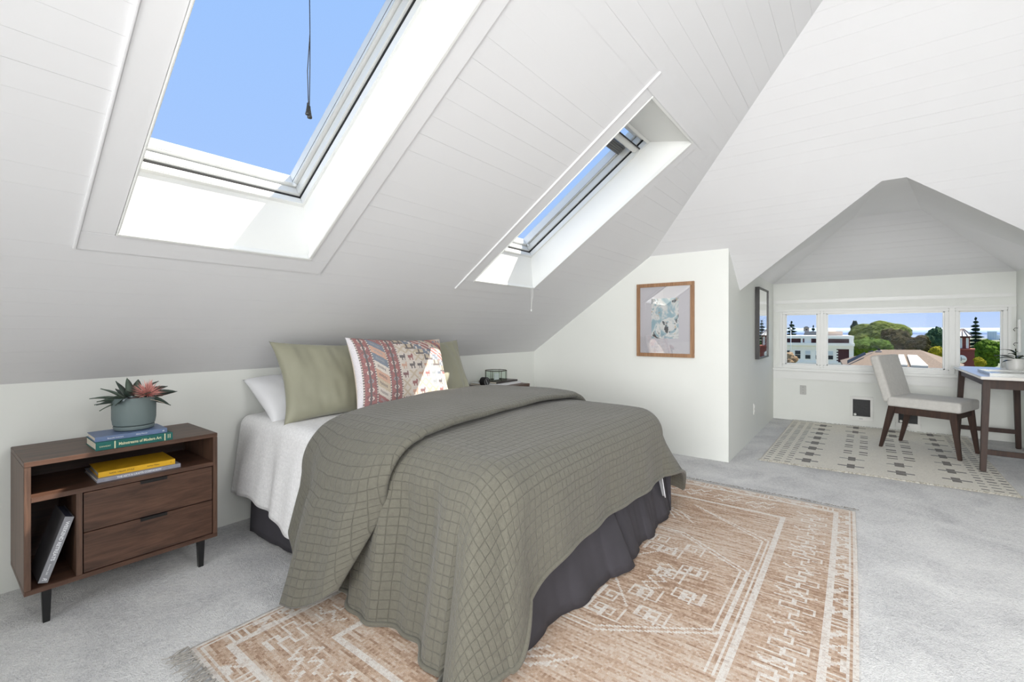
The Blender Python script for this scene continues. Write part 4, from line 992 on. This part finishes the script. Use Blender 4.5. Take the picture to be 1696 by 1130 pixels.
# local frame: y forward, x to the chair's right
def leg4(name, b0, b1, t0, t1, m, parent, bev=.003):
    """tapered leg: foot centre b0 with half size b1, top centre t0 with half size t1"""
    V = []
    for c, h in ((b0, b1), (t0, t1)):
        hx, hy = h if isinstance(h, tuple) else (h, h)
        V += [(c[0] + a * hx, c[1] + b * hy, c[2]) for a, b in ((-1, -1), (1, -1), (1, 1), (-1, 1))]
    me = mesh(name, V, [(3, 2, 1, 0), (4, 5, 6, 7), (0, 1, 5, 4), (1, 2, 6, 5), (2, 3, 7, 6), (3, 0, 4, 7)]); bm = bmesh.new(); bm.from_mesh(me); bmesh.ops.bevel(bm, geom=list(bm.edges), offset=bev, segments=2, affect='EDGES'); bm.to_mesh(me); bm.free()
    return link(name, me, m, parent)
for s in (-1, 1):
    leg4('leg', (s * .213, .272, 0), (.012, .013), (s * .203, .225, .39), (.019, .026), M_CHW, ch)
    leg4('leg', (s * .213, -.272, 0), (.012, .013), (s * .203, -.185, .39), (.019, .028), M_CHW, ch)
    box('side_rail', s * .203 - .012, s * .203 + .012, -.17, .215, .325, .388, M_CHW, ch, .003)
for y in (.228, -.180): box('cross_rail', -.19, .19, y - .011, y + .011, .325, .388, M_CHW, ch, .003)
def cushion_box(name, x0, x1, y0, y1, z0, z1, r, crown, m, parent, mw=None):
    """upholstered block: rounded edges and a slightly crowned top"""
    n = 22; lo = Vector((x0, y0, z0)); hi = Vector((x1, y1, z1)); bm = bmesh.new(); res = bmesh.ops.create_cube(bm, size=2)
    bmesh.ops.subdivide_edges(bm, edges=list(bm.edges), cuts=n, use_grid_fill=True)
    for v in bm.verts:
        q = Vector([(lo[i] + hi[i]) / 2 + (hi[i] - lo[i]) / 2 * sin(v.co[i] * pi / 2) for i in range(3)])
        inn = Vector([min(max(q[i], lo[i] + r), hi[i] - r) for i in range(3)]); d = q - inn
        if d.length > 1e-9: q = inn + d.normalized() * r
        u = (q.x - x0) / (x1 - x0) * 2 - 1; w = (q.y - y0) / (y1 - y0) * 2 - 1
        if q.z > (z0 + z1) / 2: q.z += crown * (1 - u * u) * (1 - w * w)
        v.co = q
    o = link(name, from_bm(name, bm, True), m, parent)
    if mw is not None: o.matrix_basis = mw
    return o
cushion_box('seat', -.232, .232, -.222, .282, .386, .474, .02, .012, M_UPH, ch)
bk = cushion_box('backrest', -.228, .228, 0, .43, -.036, .036, .022, .014, M_UPH, ch, Matrix.Translation((0, -.215, .425)) @ Matrix.Rotation(radians(90 + 15), 4, 'X'))

# ================================================================== desk and its things
M_DTOP = plain('pale_desk_top', (226, 222, 216), .25, .03, 5, coat=.4)
DX0, DX1, DY0, DY1, DZ = 4.90, 6.25, -1.185, -.725, .735
dk_ = empty('desk', ((DX0 + DX1) / 2, (DY0 + DY1) / 2, .0)); tag(dk_, 'writing desk with pale top and dark walnut legs along the alcove wall', 'desk')
dl = lambda x, y: (x - dk_.location.x, y - dk_.location.y)
a, b = dl(DX0, DY0), dl(DX1, DY1); box('table_top', a[0], b[0], a[1], b[1], DZ - .022, DZ, M_DTOP, dk_, .004)
for xf, xt in ((4.96, 5.03), (6.13, 6.10)):
    for yf, yt in ((-.745, -.775), (-1.15, -1.13)):
        p, q = dl(xf, yf), dl(xt, yt); zf = .008 if yf > -.9 else .0
        leg4('leg', (*p, zf), (.017, .017), (*q, DZ - .022), (.024, .022), M_CHW, dk_)
    p, q = dl(xf + (.012 if xf < 5.5 else -.01), -1.145), dl(xf, -.752); box('stretcher', p[0] - .011, p[0] + .011, p[1], q[1], .135, .175, M_CHW, dk_, .003)
    p, q = dl(xt, -1.13), dl(xt, -.775); box('end_apron', p[0] - .012, p[0] + .012, p[1], q[1], .635, DZ - .022, M_CHW, dk_, .002)
for yt in (-.775, -1.13):
    p, q = dl(5.05, yt), dl(6.08, yt); box('long_apron', p[0], q[0], p[1] - .011, p[1] + .011, .655, DZ - .022, M_DTOP if False else M_CHW, dk_, .002)
ty = empty('serving_tray', (5.32, -.97, DZ)); tag(ty, 'flat silver tray lying on the desk', 'tray')
M_SILV = plain('brushed_silver', (170, 172, 170), .22, .05, 20, metal=.85)
box('tray_base', -.24, .24, -.17, .17, 0, .006, M_SILV, ty, .002)
for bx in ((-.24, .24, .158, .17), (-.24, .24, -.17, -.158), (-.24, -.228, -.158, .158), (.228, .24, -.158, .158)): box('tray_rim', *bx, .006, .018, M_SILV, ty, .003)
dp = empty('potted_plant', (5.86, -1.085, DZ)); tag(dp, 'small white pot with dark glossy leaves on the desk', 'potted plant')
lathe('pot', [(.045, 0), (.055, .004), (.062, .10), (.060, .104), (.054, .102), (.052, .085), (.001, .084)], M_PLW, dp, 32)
M_DLF = plain('dark_glossy_leaf', (34, 50, 26), .25, .3, 16)
for az, el, L, wd, bd, z in ((2.35, .15, .13, .04, -.25, .085), (2.0, .45, .13, .045, -.5, .10), (2.6, .6, .12, .03, -.5, .13), (1.6, .3, .12, .04, -.3, .12), (2.2, .8, .12, .04, -.6, .15), (1.2, .5, .13, .05, -.3, .10), (-.6, .6, .10, .05, -.3, .1), (3.6, .4, .12, .05, -.3, .09), (-1.8, .7, .10, .05, -.3, .1), (2.9, .2, .12, .04, -.2, .16)):
    o = link('leaf', leaf_mesh('leaf', L, wd, .004, bd), M_DLF, dp); orient(o, (.012 * cos(az), .012 * sin(az), z), az, el)
tube('stem', [(0, 0, .08), (.003, 0, .13), (.0, .003, .19)], .004, M_DLF, dp, 8)
hk = empty('hook_rail', (6.33, YR, 1.04)); tag(hk, 'narrow white rail with two wire hooks on the wall right of the windows', 'hook rail')
box('rail', -.018, .018, 0, .016, -.16, .15, M_TRIM, hk, .003)
for z in (.055, -.085): tube('hook', [(0, .016, z + .012), (.0, .035, z + .014), (.004, .045, z), (0, .036, z - .016)], .0028, M_FB, hk, 6)
# ================================================================== the view outside
gm = plain('distant_ground', (118, 124, 96), .95, .3, .05)
gd = box('ground', -200, 900, -700, 700, -9.2, -9, gm); struct(gd, 'distant ground of the town outside')
def view_frame(px, py, depth):
    """frame at a far point: x right, y away, z up"""
    f = (FW * FPX + RT * (px - CX)).normalized(); M = Matrix((f.cross(UP), f, UP)).transposed().to_4x4(); M.translation = at(px, py, depth); return M
def ct(px): return FPX / hypot(FPX, px - CX)       # widths seen off the view axis
def wpx(px0, px1, depth): return (px1 - px0) * depth / FPX
M_BRK = None
def brick_mat(name, c0, c1, scale=3.0):
    t = NT(name); v = t.coord('Object'); br = t.n('ShaderNodeTexBrick'); t.l(v, br.inputs[0]); br.inputs['Scale'].default_value = scale
    br.inputs['Color1'].default_value = (*lin(c0), 1); br.inputs['Color2'].default_value = (*lin(c1), 1); br.inputs['Mortar'].default_value = (*lin(tuple(x * .8 for x in c0)), 1); br.inputs['Mortar Size'].default_value = .01
    t.l(br.outputs[0], t.b.inputs['Base Color']); t.set(Roughness=.9); return t.m
M_BRK1 = brick_mat('dark_red_brick', (96, 56, 56), (112, 68, 66)); M_BRK2 = brick_mat('red_brick', (150, 78, 68), (164, 92, 80))
M_STONE = plain('white_stone', (246, 240, 226), .8, .03, 1); M_WPANE = plain('dark_window_pane', (38, 44, 50), .15, .2, 1); M_BLIND = plain('window_blind', (206, 210, 208), .7, .05, 1)
M_TANR = plain('tan_wall', (196, 178, 164), .85, .06, .6); M_GREYR = plain('grey_roof', (170, 160, 156), .85, .08, .6)
# --- brick and stone building on the left
D = 70.0
bd = empty('town_building'); bd.matrix_basis = view_frame(1345, 605, D); tag(bd, 'dark brick building with white stone bands and sash windows seen through the left window', 'building')
def L(px): return (px - 1345) * D / FPX * ct(1345)
def Zz(py): return (605 - py) * D / FPX
def part(name, a, b, y0, y1, f, bk_, m, parent=None, bev=0): return box(name, L(a), L(b), f, bk_, Zz(y1), Zz(y0), m, parent or bd, bev)
box('brick_wall', L(1270), L(1410), 0, 8, -5.5, Zz(561), M_BRK1, bd)
part('parapet_cap', 1268, 1411.5, 556.3, 561, -.25, 8.2, M_STONE); part('cornice', 1268, 1412.5, 568, 572.5, -.55, 8.4, M_STONE); part('frieze', 1269, 1411, 572.5, 577.5, -.25, 8.2, M_STONE)
part('pier', 1326, 1343.5, 560, 569, -.18, 0, M_STONE); part('pier', 1269, 1283, 560, 569, -.18, 0, M_STONE); part('pier', 1404, 1411, 560, 603, -.15, 8.1, M_STONE)
part('slit', 1329.6, 1332, 559.5, 567.5, -.24, -.1, M_BRK1); part('slit', 1343.6, 1345.8, 559.5, 567.5, -.24, -.1, M_BRK1)
part('stone_bay', 1269, 1384.5, 577.5, 599, -.14, 0, M_STONE); part('stone_band', 1269, 1411, 599, 602, -.3, 0, M_STONE)
for q in range(5): part('quoin', 1384.5, 1387.0, 579.5 + q * 4.4, 581.7 + q * 4.4, -.13, 0, M_STONE)
for a, b in ((1280, 1291), (1297.5, 1308.5), (1315.3, 1326.5), (1332.7, 1343.2), (1350, 1360.5), (1368.5, 1380)):
    w_ = part('window', a, b, 580.5, 595.4, -.17, -.1, M_STONE); hw, hz = (L(b) - L(a)) / 2, (Zz(580.5) - Zz(595.4)) / 2
    box('pane', -hw + .08, hw - .08, -.06, -.036, -hz + .08, -.03, M_WPANE, w_); box('pane', -hw + .08, hw - .08, -.06, -.036, .03, hz - .08, M_BLIND if a > 1325 else M_WPANE, w_)
part('penthouse', 1369, 1396, 548.5, 556.5, 3, 7, M_TANR); part('penthouse_roof', 1366, 1384, 546.8, 549.5, 2.6, 7.3, M_STONE)
cp = empty('cupola_house'); cp.matrix_basis = view_frame(1336, 556, 95); tag(cp, 'small tan cupola on a pale roof behind the brick building', 'building')
k9 = 95 / FPX * .85
prism('roof', [(-7 * k9, 0, -6 * k9), (24 * k9, 0, -6 * k9), (20 * k9, 0, 8 * k9), (-3 * k9, 0, 8 * k9)], (0, 4, 0), M_GREYR, cp); box('gable_post', 17 * k9, 22 * k9, -.3, .4, -6 * k9, 12 * k9, M_STONE, cp)
box('turret', -5 * k9, 4 * k9, .3, 1.5, 8 * k9, 15 * k9, M_TANR, cp); box('turret_opening', -1.6 * k9, 1.4 * k9, .28, .34, 10 * k9, 13 * k9, M_WPANE, cp); prism('turret_cap', [(-6 * k9, .1, 15 * k9), (5 * k9, .1, 15 * k9), (1 * k9, .1, 18 * k9), (-2 * k9, .1, 18 * k9)], (0, 1.6, 0), M_GREYR, cp)
lp = empty('street_lamp'); lp.matrix_basis = view_frame(1309.7, 545, 66); tag(lp, 'white globe lamp on a thin pole above the brick building', 'lamp')
tube('pole', [(0, 0, -4.6), (0, 0, -.15)], .05, M_PLW, lp, 8); lathe('globe', [(.03, -.19), (.13, -.14), (.19, 0), (.13, .14), (.03, .19)], M_PLW, lp, 16)
# --- low hip-roofed house
D2_ = 45.0; k2 = D2_ / FPX
hh_ = empty('hip_roof_house'); hh_.matrix_basis = view_frame(1490, 612, D2_); tag(hh_, 'house with brown shingled hip roof and white skylights below the middle window', 'house')
def P2(px, py, y=0):
    s = (D2_ / ct(1490) + y) / (D2_ / ct(1490)); return Vector(((px - 1490) * k2 * ct(1490) * s, y, (612 - HORY) * k2 - (py - HORY) * k2 * s))
M_SHI = plain('brown_shingles', (122, 106, 90), .95, .2, 9, .5, 30)
R1, R2 = P2(1456, 580, 5.5), P2(1523, 579, 5.5); E1, E2, E3, E4 = P2(1392, 612, -.5), P2(1580, 614, -.5), P2(1590, 600, 11), P2(1385, 600, 11)
roof = link('roof', mesh('roof', [E1, E2, E3, E4, R1, R2, E1 - Vector((0, 0, .25)), E2 - Vector((0, 0, .25)), E3 - Vector((0, 0, .25)), E4 - Vector((0, 0, .25))],
    [(0, 1, 5, 4), (1, 2, 5), (2, 3, 4, 5), (3, 0, 4), (0, 6, 7, 1), (1, 7, 8, 2), (2, 8, 9, 3), (3, 9, 6, 0), (9, 8, 7, 6)]), M_SHI, hh_)
box('house_wall', -5.2, 4.8, .3, 10, -7.5, -.25, M_TANR, hh_)
def on_roof(u, v): return E1.lerp(E2, u).lerp(R1.lerp(R2, u), v)
nrm = (E2 - E1).cross(R1 - E1).normalized()
for u0, u1 in ((.50, .60), (.635, .80)):
    sk = prism('roof_skylight', [on_roof(u0, .18), on_roof(u1, .18), on_roof(u1 - .02, .66), on_roof(u0 - .0, .66)], nrm * .18, M_STONE, roof)
    prism('roof_skylight_glass', [on_roof(u0 + .012, .22) + nrm * .17, on_roof(u1 - .012, .22) + nrm * .17, on_roof(u1 - .03, .62) + nrm * .17, on_roof(u0 + .012, .62) + nrm * .17], nrm * .03, M_BLIND, sk)
c_a, c_b, c_c = P2(1450, 586, 4.6), P2(1460, 581.5, 4.6), P2(1455, 578, 4.6)
box('chimney', c_a.x, c_b.x, 4.6, 5.4, c_a.z - .6, c_b.z, M_TANR, hh_); box('chimney_pot', c_c.x - .11, c_c.x + .11, 4.8, 5.1, c_b.z, c_c.z, M_DARK, hh_)
prism('solar_panel', [P2(1398, 606, -.2) , P2(1398, 600, -.1), P2(1430, 584.5, 2.6), P2(1432, 589, 2.6)], (0, .3, .0), M_WPANE, hh_); prism('vent_slab', [P2(1436, 585, 3.6), P2(1436, 583, 3.6), P2(1444, 581.5, 4.2), P2(1445, 583.5, 4.2)], (0, .3, 0), M_WPANE, hh_)
# --- clock tower
D3 = 75.0; k3 = D3 / FPX
tw = empty('clock_tower'); tw.matrix_basis = view_frame(1594, 605, D3); tag(tw, 'red brick clock tower with pale metal roof seen through the right window', 'tower')
T = lambda px: (px - 1594) * k3 * ct(1594)
Tz = lambda py: (605 - py) * k3
box('tower_base', T(1574), T(1614), 0, 4, -6, Tz(580), M_BRK2, tw); box('ledge', T(1573), T(1615), -.15, 4.2, Tz(580), Tz(578), M_BRK2, tw)
box('lantern', T(1582), T(1606.5), .5, 3.5, Tz(578), Tz(557), M_BRK2, tw); box('lantern_cornice', T(1579), T(1609.5), .2, 3.8, Tz(559), Tz(556.5), plain('brown_cornice', (92, 62, 58), .8), tw)
for a, b in ((1586.5, 1593.7), (1600, 1604.3)): wv_ = box('lantern_window', T(a), T(b), .42, .56, Tz(577), Tz(560), M_STONE, tw); h_ = (Tz(560) - Tz(577)) / 2; w__ = (T(b) - T(a)) / 2; box('pane', -w__ + .09, w__ - .09, -.09, -.068, -h_ + .1, h_ - .1, M_BLIND, wv_)
V = [(T(1577), 0, Tz(557)), (T(1611), 0, Tz(557)), (T(1611), 4, Tz(557)), (T(1577), 4, Tz(557)), (T(1592), 1.8, Tz(545)), (T(1596), 1.8, Tz(545)), (T(1596), 2.2, Tz(545)), (T(1592), 2.2, Tz(545))]
tr_ = link('roof', mesh('roof', V, [(3, 2, 1, 0), (4, 5, 6, 7), (0, 1, 5, 4), (1, 2, 6, 5), (2, 3, 7, 6), (3, 0, 4, 7)]), plain('pale_metal_roof', (214, 208, 196), .6, .08, 2), tw)
for q in range(5): u = q / 4; a_ = Vector(V[0]).lerp(Vector(V[1]), u); b_ = Vector(V[4]).lerp(Vector(V[5]), u); tube('roof_seam', [a_ + Vector((0, -.02, .05)), b_ + Vector((0, -.02, .05))], .05, plain('seam_brown', (120, 104, 96), .7), tr_, 6)
cf = lathe('clock_face', [(.66, 0), (.66, .06), (.62, .09), (.01, .09)], M_STONE, tw, 32); cf.location = (T(1592), 0, Tz(595)); cf.rotation_euler = (pi / 2, 0, 0)
for L__, a_ in ((.34, 0), (.5, pi / 2), (.3, pi)): h = box('clock_hand', -.03, .03, -L__ / 2, L__ / 2, .09, .12, M_DARK, cf); h.location = (sin(a_) * L__ / 2, cos(a_) * L__ / 2, .105); h.rotation_euler = (0, 0, -a_)
# --- far tower block
hb_ = empty('high_rise'); hb_.matrix_basis = view_frame(1643, 565, 520); tag(hb_, 'pale hazy high-rise block far behind the clock tower', 'building'); kh = 520 / FPX * .8
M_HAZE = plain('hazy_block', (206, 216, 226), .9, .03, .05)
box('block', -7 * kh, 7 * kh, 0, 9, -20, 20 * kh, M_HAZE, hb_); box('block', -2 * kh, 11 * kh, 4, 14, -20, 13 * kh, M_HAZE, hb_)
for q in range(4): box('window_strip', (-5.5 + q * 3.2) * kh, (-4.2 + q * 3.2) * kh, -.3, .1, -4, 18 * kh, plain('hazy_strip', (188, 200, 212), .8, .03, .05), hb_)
# --- far ridge in the haze
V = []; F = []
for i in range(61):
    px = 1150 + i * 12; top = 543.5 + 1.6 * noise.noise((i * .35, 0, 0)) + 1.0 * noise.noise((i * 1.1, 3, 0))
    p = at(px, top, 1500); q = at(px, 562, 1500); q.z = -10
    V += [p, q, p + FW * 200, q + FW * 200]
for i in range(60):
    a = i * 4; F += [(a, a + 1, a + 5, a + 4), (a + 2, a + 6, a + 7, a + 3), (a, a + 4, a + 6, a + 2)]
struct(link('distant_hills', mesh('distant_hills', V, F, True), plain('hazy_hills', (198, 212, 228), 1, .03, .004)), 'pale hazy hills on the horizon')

# ------------------------------------------------------------------ trees
M_TRUNK = plain('tree_bark', (88, 74, 62), .95, .2, 4)
def leaf_mat(name, c0, c1, sc=1.6):
    t = NT(name); v = t.coord(); n_ = t.noise(v, sc, 5, .7)
    t.l(t.ramp(n_, [(.34, lin(c0)), (.62, lin(c1))]), t.b.inputs['Base Color']); t.set(Roughness=.9); t.b.inputs['Specular IOR Level'].default_value = .1
    t.bump(t.noise(v, sc * 3, 4, .7), 1.0, .35); return t.m
def blob_tree(name, px, pt, pb, wpx_, depth, m, label, seed, group='trees outside', nb=11, cat='tree'):
    k = depth / FPX; r = empty(name); r.matrix_basis = view_frame(px, pb, depth); tag(r, label, cat, group)
    w, h = wpx_ * k * ct(px), (pb - pt) * k; rr = random.Random(seed); bm = bmesh.new()
    blobs = [(Vector((0, 0, h * .52)), Vector((w * .42, w * .42, h * .48)))]
    for i in range(nb):
        a = rr.random() * 2 * pi; e_ = rr.uniform(-.35, .95); rad = sqrt(max(0, 1 - e_ * e_)); s = rr.uniform(.20, .32)
        c = Vector((cos(a) * rad * w * .34, sin(a) * rad * w * .34, h * .52 + e_ * h * .34)); blobs.append((c, Vector((w * s, w * s, min(w, h) * s * .9))))
    for c, s in blobs:
        res = bmesh.ops.create_icosphere(bm, subdivisions=4, radius=1)
        for v in res['verts']:
            n0 = v.co.normalized(); q = Vector((n0.x * s.x, n0.y * s.y, n0.z * s.z)) + c; f = 3.4 / max(w, .1)
            d = 1 + .16 * noise.noise(q * f * 2 + Vector((seed, 0, 0))) + .13 * noise.noise(q * f * 6) + .09 * noise.noise(q * f * 14)
            v.co = c + Vector((n0.x * s.x, n0.y * s.y, n0.z * s.z)) * d
    o = link('foliage', from_bm('foliage', bm, False), m, r); o['kind'] = 'stuff'
    tube('trunk', [(0, 0, h * .3), (0.02 * w, 0, -2), (0, 0, -9 - r.matrix_basis.translation.z)], [.04 * w, .05 * w, .06 * w], M_TRUNK, r, 8)
    return r
def conifer(name, px, pt, pb, wpx_, depth, m, label, seed, tiers=11):
    k = depth / FPX; r = empty(name); r.matrix_basis = view_frame(px, pb, depth); tag(r, label, 'tree', 'trees outside')
    w, h = wpx_ * k * ct(px), (pb - pt) * k; rr = random.Random(seed); bm = bmesh.new()
    for i in range(tiers):
        u = i / (tiers - 1); zc_ = h * u * .95; R = w / 2 * (1 - u) ** .75 + .06 * w; nb = 12
        for j in range(nb):
            a = 2 * pi * (j + rr.random()) / nb; Lb = R * rr.uniform(.65, 1.1); dr = rr.uniform(.05, .22) * h / tiers * 2
            tip = Vector((cos(a) * Lb, sin(a) * Lb, zc_ - dr + rr.uniform(0, .4) * h / tiers)); sd_ = Vector((-sin(a), cos(a), 0)) * Lb * .30; mid = tip * .5 + Vector((0, 0, zc_ * .5 + h / tiers * .25)); c0_ = Vector((0, 0, zc_ + h / tiers * .5)); lo = Vector((0, 0, zc_ - h / tiers * .5))
            vs_ = [bm.verts.new(x) for x in (c0_, mid + sd_, tip, mid - sd_, lo, mid - Vector((0, 0, h / tiers * .6)))]
            for f in ((0, 1, 2), (0, 2, 3), (4, 5, 1), (1, 5, 2), (2, 5, 3), (3, 5, 4), (0, 3, 4), (0, 4, 1)): bm.faces.new([vs_[q] for q in f])
    o = link('foliage', from_bm('foliage', bm), m, r); o['kind'] = 'stuff'
    tube('trunk', [(0, 0, h * .98), (0, 0, -9 - r.matrix_basis.translation.z)], [.01 * w, .05 * w], M_TRUNK, r, 8)
    return r
M_T1 = leaf_mat('yellow_green_leaves', (52, 68, 24), (128, 140, 56)); M_T2 = leaf_mat('fresh_green_leaves', (36, 62, 16), (106, 136, 40)); M_T3 = leaf_mat('brown_green_leaves', (24, 28, 16), (78, 72, 34))
M_T4 = leaf_mat('blue_green_leaves', (32, 54, 40), (88, 114, 78)); M_T5 = leaf_mat('yellow_leaves', (110, 108, 22), (180, 168, 46)); M_T6 = leaf_mat('dark_needles', (20, 34, 28), (56, 78, 62)); M_T7 = leaf_mat('tan_leaves', (150, 116, 84), (214, 186, 150))
blob_tree('broadleaf_tree', 1460, 536, 592, 96, 100, M_T1, 'wide yellow-green tree at the back of the clump behind the hip roof', 3, nb=16)
blob_tree('broadleaf_tree', 1440, 562, 600, 62, 76, M_T2, 'fresh green bushy tree right of the brick building', 5)
blob_tree('broadleaf_tree', 1486, 546, 596, 62, 84, M_T3, 'dark brownish-green tree in the middle of the clump', 9, nb=14)
blob_tree('broadleaf_tree', 1522, 558, 594, 40, 74, M_T3, 'low brownish tree at the right foot of the clump', 12)
blob_tree('broadleaf_tree', 1552, 543, 594, 46, 100, M_T4, 'blue-green tree left of the clock tower', 15, nb=14)
blob_tree('broadleaf_tree', 1553, 574, 600, 30, 62, M_T5, 'small yellow tree behind the right end of the hip roof', 18, nb=7)
blob_tree('broadleaf_tree', 1634, 564, 612, 58, 85, M_T2, 'round green tree right of the clock tower', 21, nb=14)
blob_tree('broadleaf_tree', 1622, 592, 612, 20, 70, M_T5, 'small yellow bush at the foot of the clock tower', 24, nb=6)
blob_tree('broadleaf_tree', 1307, 583, 612, 24, 40, M_T7, 'dry tan bush in front of the brick building', 26, nb=7)
conifer('conifer_tree', 1616, 524, 600, 46, 115, M_T6, 'tall dark conifer behind the clock tower', 31, 13)
conifer('conifer_tree', 1660, 550, 600, 34, 120, M_T6, 'dark conifer at the right edge of the right window', 34)
conifer('conifer_tree', 1311, 531, 590, 40, 120, M_T6, 'dark conifer at the left edge above the brick building', 37, 12)
conifer('conifer_tree', 1347, 538, 590, 26, 125, M_T6, 'dark conifer behind the tan cupola', 41)
blob_tree('broadleaf_tree', 1416, 532, 590, 20, 110, M_T6, 'narrow dark tree left of the yellow-green tree', 44, nb=7)
